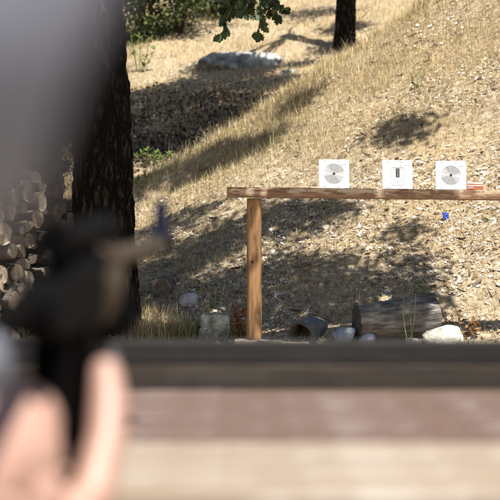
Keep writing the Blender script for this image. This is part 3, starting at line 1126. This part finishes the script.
# fallen grey log
pl = hit(357, 338); pr = hit(433, 333)
r_ = .098
cl = P(357, 322, 10.16); cr = P(434, 317, 10.26)
r_ = .125
fl_ = log_mesh('fallen_log', (cr - cl).length, r_, 'round', 99, [M_greywood, M_greyend, M_split], 72, .1)
for v_ in fl_.data.vertices:
    k_ = .80 + .30 * v_.co.x / (cr - cl).length
    v_.co.y *= k_; v_.co.z *= k_
    q_ = v_.co * 1.0
    v_.co.z += .006 * mnoise.noise(Vector((q_.x * 6, q_.y * 40, q_.z * 40)))
fl_.location = cl
fl_.rotation_euler = (0, -math.asin((cr.z - cl.z) / (cr - cl).length), math.atan2(cr.y - cl.y, cr.x - cl.x))
tag(fl_, 'short grey weathered log lying in dappled shade behind two stalks', 'log')

# sawn log end in the shade by the oak
p = hit(160, 296)
o = log_mesh('sawn_log', .3, .062, 'round', 55, [M_logbark, M_cut, M_split], 30, .08)
o.location = p + Vector((0, .06, .058))
o.rotation_euler = (.4, -.1, R(-98) + math.pi)
tag(o, 'round sawn log end facing us in the shade by the oak', 'log')
o.location = p + Vector((.01, -.03, .055))

# hollow grey pipe
axd = Vector((.45, .85, .12)).normalized()
pc = P(300, 335, 10.15)
mbp = MB()
bmp = bmesh.new()
npp = 36
def ring_at(c, r, d, wob=0):
    s = d.cross(Vector((0, 0, 1))).normalized(); u = s.cross(d)
    return [c + (s * math.cos(2 * math.pi * k / npp) + u * math.sin(2 * math.pi * k / npp)) * r * (1 + wob * mnoise.noise(Vector((math.cos(2 * math.pi * k / npp), math.sin(2 * math.pi * k / npp), 2)))) for k in range(npp)]
rs = [ring_at(pc, .074, axd, .14), ring_at(pc + axd * .09, .078, axd, .12), ring_at(pc + axd * .22, .074, axd, .16),
      ring_at(pc + axd * .22, .060, axd, .12), ring_at(pc + axd * .09, .064, axd, .12), ring_at(pc, .062, axd, .16)]
vr = [[bmp.verts.new(v) for v in r] for r in rs]
for i in range(6):
    a, b = vr[i], vr[(i + 1) % 6]
    for k in range(npp):
        f = bmp.faces.new((a[k], a[(k + 1) % npp], b[(k + 1) % npp], b[k]))
        f.smooth = i not in (2, 5)
        f.material_index = 0 if i < 2 else 1
bmesh.ops.recalc_face_normals(bmp, faces=bmp.faces)
me = bpy.data.meshes.new('hollow_pipe'); bmp.to_mesh(me); bmp.free()
o = link('hollow_pipe', me, [M_greypipe, M_rust])
tag(o, 'short hollow grey pipe with rusty inside lying right of the post', 'pipe')

# plank on the ground at the post foot
mb = MB()
c = P(272, 343, 9.95)
mb.box((0, 0, 0), (.42, .09, .025), None, .003)
o = mb.build('plank', M_plank)
o.location = c; o.rotation_euler = (R(4), R(2), R(-3))
tag(o, 'weathered plank lying on the ground behind the bench edge at the post foot', 'plank')

# blue scrap
p = hit(446, 219)
b = bmesh.new()
bmesh.ops.create_grid(b, x_segments=9, y_segments=9, size=.03)
for v in b.verts:
    n_ = v.co.copy()
    v.co = Vector((n_.x * .75 + .006 * mnoise.noise(n_ * 60), .012 * mnoise.noise(n_ * 70 + Vector((3, 0, 0))), n_.y * .8 + .022 + .008 * mnoise.noise(n_ * 50 + Vector((9, 0, 0)))))
r = bmesh.ops.solidify(b, geom=b.faces[:], thickness=.0015)
me = bpy.data.meshes.new('plastic_scrap'); b.to_mesh(me); b.free()
o = link('plastic_scrap', me, M_blueplastic)
o.location = p + Vector((0, -.02, 0)); o.rotation_euler = (-.4, 0, .3)
tag(o, 'crumpled bright blue plastic scrap on the slope below the targets', 'litter')

# ------------------------------------------------------------------ target rail
rail = tag(empty('target_stand', (P(254, 192, 10).x, 10, gz(0, 10))), 'wooden rail on posts that carries the three targets', 'target rail')
BX0, BX1 = (227 - 250) / F * 10, 2.7
zt = lambda px: CAMZ + (250 - (187.2 + (px - 227) * .0115)) / F * 10
b = bmesh.new()
L = BX1 - BX0
bmesh.ops.create_cube(b, size=1)
bmesh.ops.scale(b, vec=(L, .105, .057), verts=b.verts)
bmesh.ops.bisect_plane
bmesh.ops.subdivide_edges(b, edges=[e for e in b.edges if abs((e.verts[0].co - e.verts[1].co).x) > 1], cuts=90)
bmesh.ops.bevel(b, geom=[e for e in b.edges if abs((e.verts[0].co - e.verts[1].co).x) > .001 and e.calc_length() < .1 and len(e.link_faces) == 2 and e.calc_face_angle() > .5], offset=.005, segments=2, affect='EDGES')
for v in b.verts:
    v.co.z += .0022 * mnoise.noise(v.co * 9) + (.0018 * mnoise.noise(v.co * 40))
    v.co.y += .002 * mnoise.noise(v.co * 12 + Vector((4, 0, 0)))
me = bpy.data.meshes.new('beam'); b.to_mesh(me); b.free()
beam = link('beam', me, M_beam, rail)
ang = math.atan((.0115))
beam.location = Vector(((BX0 + BX1) / 2, 10.0, (zt(227) + zt(250 + F * BX1 / 10)) / 2 - .0285)) - rail.location
beam.rotation_euler = (0, ang, 0)


def beam_top(x):
    return zt(250 + F * x / 10)


for k, px in enumerate((254.3, 660)):
    xx = (px - 250) / F * 10
    z1 = beam_top(xx) - .062
    z0 = gz(xx, 10.0) - .25
    b = bmesh.new()
    rings = []
    nn, mm = 40, 60
    for i in range(mm):
        t = i / (mm - 1)
        rg = []
        for j in range(nn):
            a = 2 * math.pi * j / nn
            q = Vector((math.cos(a) * 1.5, math.sin(a) * 1.5, t * 3 + k * 9))
            rr = .0425 * (1 + .03 * mnoise.noise(q)) - .003 * max(0, 1 - abs(mnoise.noise(Vector((math.cos(a) * 4, math.sin(a) * 4, t * 1.2)))) * 8)
            ca, sa = math.cos(a), math.sin(a)
            sq = 1 / max(abs(ca), abs(sa)) ** .25
            rg.append(b.verts.new((ca * rr * sq * 1.0, sa * rr * sq, t * (z1 - z0))))
        rings.append(rg)
    for r0, r1 in zip(rings, rings[1:]):
        for j in range(nn):
            f = b.faces.new((r0[j], r0[(j + 1) % nn], r1[(j + 1) % nn], r1[j])); f.smooth = True
    b.faces.new(rings[0][::-1]); b.faces.new(rings[-1])
    me = bpy.data.meshes.new('post'); b.to_mesh(me); b.free()
    o = link('post', me, M_post, rail)
    o.location = Vector((xx, 10.0, z0)) - rail.location
    if k == 0:
        kn = MB()
        kn.ball((xx - .012, 10 - .0435, CAMZ + (250 - 262) / F * 10), .0075, (1, .3, 1.2))
        ko = kn.build('nail_hole', M_black, o)
        ko.matrix_parent_inverse = Matrix.Translation(Vector((xx, 10.0, z0))).inverted()

# ------------------------------------------------------------------ targets
def annulus(mb, cx, cz, r, w, yy, n=48, mi=0):
    for k in range(n):
        a0, a1 = 2 * math.pi * k / n, 2 * math.pi * (k + 1) / n
        mb.poly([(cx + r * math.cos(a0), yy, cz + r * math.sin(a0)), (cx + r * math.cos(a1), yy, cz + r * math.sin(a1)),
                 (cx + (r + w) * math.cos(a1), yy, cz + (r + w) * math.sin(a1)), (cx + (r + w) * math.cos(a0), yy, cz + (r + w) * math.sin(a0))], mi)


def rect(mb, x0, z0, x1, z1, yy):
    mb.poly([(x0, yy, z0), (x1, yy, z0), (x1, yy, z1), (x0, yy, z1)])


def outline(mb, pts, w, yy):
    n = len(pts)
    c = Vector((sum(p[0] for p in pts) / n, sum(p[1] for p in pts) / n))
    for k in range(n):
        a = Vector(pts[k]); b = Vector(pts[(k + 1) % n])
        t = (b - a).normalized(); m = Vector((-t.y, t.x)) * w / 2
        mb.poly([(a.x - m.x, yy, a.y - m.y), (b.x - m.x, yy, b.y - m.y), (b.x + m.x, yy, b.y + m.y), (a.x + m.x, yy, a.y + m.y)])


U = 10 / F     # metres per photograph pixel at the rail


def make_target(px0, px1, label, kind, yaw_, disc=None, stand_shift=.0):
    w = (px1 - px0) * U
    h = .166
    cx = ((px0 + px1) / 2 - 250) * U
    root = tag(empty('paper_target', (cx, 9.985, beam_top(cx) + .001)), label, 'target', 'paper targets standing on the rail')
    root.rotation_euler = (R(-9), 0, yaw_)
    mb = MB()
    mb.box((0, 0, h / 2), (w, .004, h), None, .0008)
    mb.build('card', M_white, root)
    y1, y2 = -.0028, -.0036
    ink = MB()
    if kind == 'round':
        c0, cz0, R0 = disc
        rr = .012
        k = 0
        while rr < R0 - .001:
            annulus(ink, c0, cz0, rr, .0013 if k % 4 else .0019, y1)
            rr += .0031; k += 1
        for a in range(0, 360, 45):
            ca, sa = math.cos(R(a + 22)), math.sin(R(a + 22))
            p0 = Vector((c0 + ca * R0 * .3, cz0 + sa * R0 * .3)); p1 = Vector((c0 + ca * R0 * .97, cz0 + sa * R0 * .97))
            m = Vector((-sa, ca)) * .0007
            ink.poly([(p0.x - m.x, y2, p0.y - m.y), (p1.x - m.x, y2, p1.y - m.y), (p1.x + m.x, y2, p1.y + m.y), (p0.x + m.x, y2, p0.y + m.y)])
        ink.build('scoring_rings', M_ink, root)
        bl = MB()
        annulus(bl, c0, cz0, 0.0005, .0078, y2, 32)
        bl.build('bullseye', M_black, root)
    else:
        s = U
        X = lambda q: (q - 397.3) * s
        Z = lambda q: (188.6 - q) * s
        outline(ink, [(X(391.2), Z(167)), (X(404), Z(167)), (X(405), Z(168.2)), (X(405), Z(182)), (X(403), Z(185)), (X(392.4), Z(185)), (X(390.4), Z(182)), (X(390.4), Z(168.2))], .0027, y1)
        outline(ink, [(X(393.5), Z(167.9)), (X(402), Z(167.9)), (X(402), Z(179)), (X(400.7), Z(180.6)), (X(394.8), Z(180.6)), (X(393.5), Z(179))], .0022, y2)
        outline(ink, [(X(394.8), Z(163.4)), (X(400.4), Z(163.4)), (X(401), Z(166.2)), (X(394.2), Z(166.2))], .0018, y2)
        rect(ink, X(396.8), Z(178.9), X(398), Z(178.4), y1); rect(ink, X(396.8), Z(182.8), X(398), Z(182.3), y1)
        ink.build('outline_print', M_ink, root)
        bl = MB()
        rect(bl, X(395.7), Z(176.8), X(399.5), Z(167.8), y1 - .0004)
        bl.build('dark_panel', M_black, root)
        wm = MB()
        for q in (169.6, 171.6, 173.6, 175.4):
            rect(wm, X(397.3), Z(q + .45), X(398), Z(q - .35), y2 - .0006)
        wm.build('score_marks', M_white, root)
    # small corner marks and print lines
    for (a, c) in ((-.36, .155), (.11, .155), (-.36, .008), (.11, .008)):
        mk = MB(); rect(mk, a * w, c - .001, a * w + .016, c + .0012, y1); mk.build('corner_mark', M_ink, root)
    mk = MB()
    rect(mk, .22 * w, .134, .42 * w, .1365, y1)
    mk.build('print_line', M_ink, root)
    st = MB()
    st.prism([(0, .001), (.0, .13), (.012, .13), (.075, .001)], .02, Matrix.Rotation(R(90), 4, 'Z') @ Matrix.Translation((.0035, stand_shift, 0)))
    st.build('back_stand', M_greenboard, root)
    return root


make_target(319.0, 349.3, 'white target card with grey rings, leftmost of the three on the rail', 'round', R(2), (-.0005, .084, .061), -.078)
make_target(382.4, 412.4, 'white target card with nested rounded outlines and a dark centre panel', 'panel', R(1.5))
make_target(435.6, 466.0, 'white ring target card standing next to the orange red carton', 'round', R(-1), (.0, .083, .059))

# orange carton
cx = (474.5 - 250) * U
ct = tag(empty('carton', (cx, 10.01, beam_top(cx) + .001)), 'small orange red and white carton lying on the rail', 'carton')
mb = MB(); mb.box((0, 0, .017), (.105, .05, .032), None, .002); mb.build('box_body', M_carton, ct)
mb = MB(); mb.box((.004, 0, .037), (.09, .052, .008), Matrix.Rotation(R(3), 4, 'Y'), .001); mb.build('lid_flap', M_white, ct)
mb = MB()
mb.box((.004, -.0262, .0225), (.088, .0015, .006)); mb.box((-.02, -.0262, .011), (.03, .0015, .005))
mb.build('pale_print', M_white, ct)
ct.rotation_euler = (0, 0, R(-6))

# ------------------------------------------------------------------ bench
TZ = CAMZ - .21
bench = tag(empty('shooting_bench', (0, 1.8, 0)), 'blurred wooden shooting bench across the bottom with a dark far rail', 'bench')
yy = 2.66
pr = random.Random(3)
k = 0
while yy > 1.5:
    w = pr.uniform(.13, .17)
    red = yy - w > 1.84
    mb = MB()
    mb.box((0, yy - w / 2 - 1.8, TZ - .02 - (0 if k % 2 else .0015)), (3.4, w - .004, .04), None, .004)
    o = mb.build('plank', M_redplank if red else M_palebench, bench)
    o.data.transform(Matrix.Translation((0, -(yy - w / 2 - 1.8), -TZ)))
    o.location = (.1, yy - w / 2 - 1.8, TZ)
    o.rotation_euler = (0, 0, 0)
    yy -= w; k += 1
mb = MB(); mb.box((0, 2.71 - 1.8, TZ + .0525), (3.6, .04, .036), None, .004); mb.build('rail_cap', M_darkrail, bench)
mb = MB(); mb.box((0, 2.705 - 1.8, TZ + .009), (3.6, .035, .05), None, .003); mb.build('rail_board', M_oliverail, bench)
for (lx, ly) in ((-1.5, 2.55), (1.7, 2.55), (-1.5, 1.5), (1.7, 1.5)):
    mb = MB(); mb.box((lx, ly - 1.8, (TZ - .042) / 2), (.09, .09, TZ - .042), None, .004); mb.build('leg', M_oliverail, bench)

# ------------------------------------------------------------------ rifle
Ar = P(55, 287, 1.32)
Mr = P(163, 243, 2.1)
u = (Mr - Ar).normalized()
v = u.cross(Vector((0, 0, 1))).normalized()
w = v.cross(u)
RM = Matrix(((v.x, u.x, w.x, Ar.x), (v.y, u.y, w.y, Ar.y), (v.z, u.z, w.z, Ar.z), (0, 0, 0, 1)))   # local: x right, y forward, z up
rifle = empty('rifle')
rifle.matrix_world = RM
tag(rifle, 'blurred rifle with brown wooden fore end aimed at the targets', 'rifle')
ROT = Matrix.Rotation(R(90), 4, 'Z')   # prism outline x -> forward


def side_prism(name, outl, thick, mat, bevel=.004, xo=0, parent=rifle):
    mb = MB()
    mb.prism(outl, thick, Matrix.Translation((xo, 0, 0)) @ ROT, 0, bevel)
    return mb.build(name, mat, parent)


mb = MB(); mb.tube([(0, -.09, -.004), (0, -.30, -.014), (0, -.462, -.03)], [.011, .010, .010], 12); mb.build('skeleton_stock', M_rubber, rifle)
side_prism('butt_pad', [(-.48, -.142), (-.48, -.008), (-.462, -.009), (-.462, -.141)], .036, M_rubber, .004)
side_prism('receiver', [(-.10, -.030), (-.10, -.004), (-.05, .006), (.03, .012), (.17, .020), (.19, .0), (.17, -.034), (.0, -.036)], .034, M_steel, .005)
side_prism('pistol_grip', [(-.035, -.034), (.012, -.034), (-.005, -.135), (-.055, -.128)], .028, M_rubber, .008)
mb = MB(); mb.tube([(0, .003, -.036), (0, .012, -.075), (0, .06, -.078), (0, .075, -.036)], .003, 6); mb.build('trigger_guard', M_steel, rifle)
mb = MB(); mb.tube([(0, .032, -.034), (0, .038, -.05), (0, .03, -.064)], .003, 6); mb.build('trigger', M_steel, rifle)
side_prism('magazine', [(.085, -.036), (.15, -.036), (.16, -.10), (.10, -.105)], .024, M_steel, .004)
mb = MB(); mb.tube([(0, .15, -.018), (0, .20, -.020), (0, .28, -.012), (0, .35, -.002)], [.028, .028, .019, .009], 16, True, 0, .85); mb.build('fore_end', M_gunwood, rifle)
mb = MB(); mb.tube([(0, .17, .012), (0, .27, .008), (0, .37, .005), (0, .74, .001)], [.015, .014, .010, .0095], 14); mb.build('hand_guard', M_gunwood, rifle)
mb = MB(); mb.tube([(0, .70, 0), (0, .83, 0)], .0085, 14); mb.tube([(0, .80, 0), (0, .842, 0)], .011, 14); mb.build('barrel', M_steel, rifle)
fs = MB(); fs.box((0, .765, .029), (.016, .022, .044), None, .003); fs.box((0, .765, .009), (.026, .03, .012), None, .002); fs.build('front_sight', M_bluesteel, rifle)
sc_ = MB(); sc_.tube([(0, -.02, .036), (0, .02, .036), (0, .022, .036), (0, .20, .034), (0, .21, .034), (0, .27, .034)], [.014, .014, .0115, .0115, .014, .015], 18)
sc_.build('scope', M_steel, rifle)
for ym in (.03, .16):
    mm_ = MB(); mm_.box((0, ym, .019), (.018, .02, .02)); mm_.build('scope_mount', M_steel, rifle)
mb = MB(); mb.ball(RM.inverted() @ P(-10, 366, 1.0), .011, (.9, 1.0, 1.7), None, 3); mb.tube([RM.inverted() @ P(-14, 352, 1.0), (0, -.30, -.016)], .004, 8); mb.build('sling_swivel', M_alu, rifle)

# front rest
fr = Ar + u * .27
rest = tag(empty('gun_rest', (fr.x - .05, fr.y, TZ)), 'black gun rest on the bench under the rifle fore end', 'gun rest')
mb = MB(); mb.box((-.02, 0, .02), (.13, .14, .04), None, .012); mb.build('base', M_rubber, rest)
mb = MB(); mb.prism([(-.04, .03), (.04, .03), (.026, fr.z - TZ - .055), (-.026, fr.z - TZ - .055)], .06, Matrix.Translation((.025, 0, 0)), 0, .006); mb.build('upright', M_rubber, rest)
mb = MB()
zc = fr.z - TZ - .052
mb.box((.03, 0, zc - .004), (.09, .055, .012), None, .004)
mb.box((-.012, 0, zc + .012), (.012, .055, .035), None, .004); mb.box((.072, 0, zc + .012), (.012, .055, .035), None, .004)
mb.build('cradle', M_rubber, rest)
mb = MB(); mb.tube([(.055, -.03, zc - .03), (.055, -.055, zc - .03)], .011, 16); mb.build('knob', plain('grey_knob', (.10, .10, .105), .4), rest)
for (lx, ly) in ((-.06, -.05), (.06, -.05), (0, .055)):
    pass

# ------------------------------------------------------------------ person
def fuse(name, pieces, voxel, mat, parent=None, smooth_it=4):
    """pieces: capsules and balls, fused into one continuous surface"""
    mb = MB()
    for pc_ in pieces:
        if pc_[0] == 'c':
            _, pts, rad = pc_
            pts = [Vector(p) for p in pts]
            fine, fr_ = [], []
            for i in range(len(pts) - 1):
                for k in range(5):
                    fine.append(pts[i].lerp(pts[i + 1], k / 5)); fr_.append(rad[i] + (rad[i + 1] - rad[i]) * k / 5)
            fine.append(pts[-1]); fr_.append(rad[-1])
            mb.tube(fine, fr_, 18)
            for p, r in zip(pts, rad):
                mb.ball(p, r, (1, 1, 1), None, 3)
        else:
            _, c, r, s, rot = pc_
            mb.ball(c, r, s, rot, 3)
    o = mb.build(name, mat, parent)
    md = o.modifiers.new('fuse', 'REMESH'); md.mode = 'VOXEL'; md.voxel_size = voxel; md.use_smooth_shade = True
    ms = o.modifiers.new('smooth', 'SMOOTH'); ms.factor = .5; ms.iterations = smooth_it
    dg = bpy.context.evaluated_depsgraph_get()
    me = bpy.data.meshes.new_from_object(o.evaluated_get(dg))
    old = o.data
    o.modifiers.clear()
    o.data = me
    bpy.data.meshes.remove(old)
    me.polygons.foreach_set('use_smooth', [True] * len(me.polygons))
    return o


HC = Vector((-.1825, .50, CAMZ + .060))          # head centre
neckb = Vector((-.20, .39, CAMZ - .13))
shL = Vector((-.36, .48, CAMZ - .22)); shR = Vector((-.03, .38, CAMZ - .25))
elL = Vector((-.40, .82, CAMZ - .28)); elR = Vector((.02, .58, CAMZ - .44))
G = lambda x, y, z: RM @ Vector((x, y, z))     # rifle space
wrL = P(-50, 500, 1.16)
hnd = P(2, 458, 1.235)
chest = Vector((-.19, .42, CAMZ - .33)); belly = Vector((-.17, .36, CAMZ - .50)); pelvis = Vector((-.16, .31, .58))
hipL = Vector((-.26, .32, .56)); hipR = Vector((-.06, .32, .56))
knL = Vector((-.30, .74, .58)); knR = Vector((-.02, .72, .57))
anL = Vector((-.30, .70, .10)); anR = Vector((-.02, .66, .10))
rh = G(.02, -.38, -.155)
pcs = []
# head
pcs += [('b', HC, .096, (.80, 1.0, 1.05), None), ('b', HC + Vector((0, .035, -.062)), .062, (.9, 1.0, 1.1), None), ('b', HC + Vector((0, .066, -.093)), .03, (1.1, .9, .8), None)]
pcs += [('c', [HC + Vector((0, .094, .005)), HC + Vector((0, .112, -.03))], [.008, .013]), ('c', [HC + Vector((-.028, .083, .022)), HC + Vector((.028, .083, .022))], [.012, .012])]
pcs += [('c', [HC + Vector((-.018, .094, -.062)), HC + Vector((.018, .094, -.062))], [.008, .008])]
for sx in (-1, 1):
    pcs.append(('b', HC + Vector((sx * .079, -.008, -.012)), .03, (.35, .8, 1.1), None))
    pcs.append(('b', HC + Vector((sx * .045, .06, -.028)), .03, (1, .8, .8), None))
pcs.append(('c', [HC + Vector((0, -.02, -.07)), neckb], [.054, .062]))
# torso
pcs += [('c', [neckb, chest], [.075, .13]), ('c', [shL, chest, shR], [.058, .10, .058]), ('c', [chest, belly, pelvis], [.135, .13, .135])]
pcs += [('c', [Vector((-.27, .40, CAMZ - .32)), Vector((-.24, .36, CAMZ - .5))], [.1, .1]), ('c', [Vector((-.11, .40, CAMZ - .32)), Vector((-.10, .36, CAMZ - .5))], [.1, .1])]
# legs
for h_, k_, a_ in ((hipL, knL, anL), (hipR, knR, anR)):
    pcs += [('c', [h_, k_], [.088, .06]), ('c', [k_, k_.lerp(a_, .35), a_], [.056, .056, .038]), ('c', [a_, a_ + Vector((0, .14, -.05))], [.04, .032])]
# arms
pcs += [('c', [shL, elL], [.054, .041]), ('c', [elL, elL.lerp(wrL, .4), wrL], [.041, .043, .029])]
pcs += [('c', [shR, elR], [.054, .041]), ('c', [elR, elR.lerp(rh, .4), rh], [.041, .043, .03])]
# left hand on the grip: palm, thumb up on the near side, fingers round the front
pcs += [('c', [wrL, hnd, P(14, 425, 1.26)], [.034, .043, .034]), ('b', P(14, 505, 1.22), .036, (1, 1, 1), None), ('c', [wrL, P(42, 512, 1.25)], [.028, .022])]
pcs += [('c', [P(56, 528, 1.24), P(92, 500, 1.27), P(106, 440, 1.30), P(108, 400, 1.32), P(106, 372, 1.335)], [.022, .0165, .015, .0145, .0115])]
for i, (py_, ln) in enumerate(((395, .9), (420, 1.0), (447, .95), (472, .8))):
    k0 = P(18, py_ + 4, 1.29 - .01 * i); gq = P(46, py_ - 2, 1.36 - .01 * i)
    pcs.append(('c', [k0, k0.lerp(gq, .4) + Vector((-.014, .022, 0)), gq + Vector((-.002, .018, 0)), gq + Vector((.010, .012, -.002))], [.0105, .0098, .009, .008]))
# right hand under the butt: palm and five fingers closed on the stock
pcs.append(('c', [rh, G(.012, -.385, -.152), G(-.012, -.38, -.152)], [.03, .024, .022]))
for i in range(4):
    yb = -.42 + .021 * i
    pcs.append(('c', [G(-.004, yb, -.150), G(-.024, yb + .004, -.145), G(-.030, yb + .006, -.122), G(-.025, yb + .006, -.104)], [.0105, .0098, .009, .0078]))
pcs.append(('c', [G(.016, -.35, -.15), G(.029, -.335, -.132), G(.028, -.33, -.104)], [.013, .011, .009]))
person = fuse('person', pcs, .0036, M_skin, None, 3)
tag(person, 'blurred person with grey ear muffs gripping the rifle', 'person')

sh = [('c', [neckb + Vector((0, -.01, -.035)), chest], [.082, .142]), ('c', [shL, chest, shR], [.068, .112, .068]), ('c', [chest, belly, pelvis + Vector((0, 0, .02))], [.148, .143, .15])]
sh += [('c', [Vector((-.27, .40, CAMZ - .32)), Vector((-.24, .36, CAMZ - .5))], [.112, .112]), ('c', [Vector((-.11, .40, CAMZ - .32)), Vector((-.10, .36, CAMZ - .5))], [.112, .112])]
sh += [('c', [shL, shL.lerp(elL, .62)], [.066, .058]), ('c', [shR, shR.lerp(elR, .62)], [.066, .058])]
fuse('shirt', sh, .007, M_shirt, person)
tr = []
for h_, k_, a_ in ((hipL, knL, anL), (hipR, knR, anR)):
    tr += [('c', [pelvis, h_], [.14, .1]), ('c', [h_, k_], [.1, .071]), ('c', [k_, a_ + Vector((0, 0, .02))], [.07, .056])]
fuse('trousers', tr, .007, M_trouser, person)
for a_ in (anL, anR):
    fuse('shoe', [('c', [a_ + Vector((0, -.03, -.04)), a_ + Vector((0, .06, -.05)), a_ + Vector((0, .17, -.062))], [.048, .046, .036]), ('c', [a_, a_ + Vector((0, 0, -.04))], [.047, .05])], .006, M_shoe, person)
fuse('hair', [('b', HC + Vector((0, -.012, .016)), .098, (.83, 1.0, 1.04), None), ('b', HC + Vector((0, -.045, -.045)), .06, (1.1, .8, 1.0), None)], .005, M_hair, person)
for sx in (-1, 1):
    e = MB(); e.ball(HC + Vector((sx * .031, .081, .002)), .012, (1, 1, 1), None, 2); eo = e.build('eye', M_eye, person)
    e = MB(); e.ball(HC + Vector((sx * .031, .0905, .002)), .0052, (1, .6, 1), None, 2); e.build('iris', M_black, eo)
# ear muffs
em = empty('ear_muffs'); em.parent = person
for sx in (-1, 1):
    c_ = HC + Vector((sx * .108, -.012, .015))
    pm = MB(); pm.ball(c_ + Vector((sx * .020, .012, 0)), .05, (.34, .80, 1.2), None, 3); pm.build('cup_shade_plate', M_rubber, em)  # black plate added to give the cup a shaded outer side
    tl = Matrix.Rotation(R(10 * sx), 4, 'Y')
    fuse('ear_cup', [('b', c_, .056, (.66, .95, 1.40), tl), ('b', c_ + Vector((sx * -.016, 0, -.004)), .054, (.42, 1.0, 1.36), tl)], .004, M_muff, em, 3)
hb = MB()
arc = [HC + Vector((math.cos(R(a)) * .108, -.012, .05 + math.sin(R(a)) * .085)) for a in range(0, 181, 12)]
hb.tube(arc, .011, 10, True, 0, 1.0)
hb.build('headband', M_rubber, em)

# stool under the shooter
st = tag(empty('stool', (-.16, .32, 0)), 'wooden stool under the seated shooter', 'stool')
mb = MB(); mb.tube([(0, 0, .41), (0, 0, .445)], .18, 28); mb.build('seat', M_plank, st)
for a in range(4):
    ca, sa = math.cos(R(45 + 90 * a)), math.sin(R(45 + 90 * a))
    mb = MB(); mb.tube([(ca * .12, sa * .12, .41), (ca * .17, sa * .17, 0)], [.018, .015], 10); mb.build('leg', M_plank, st)
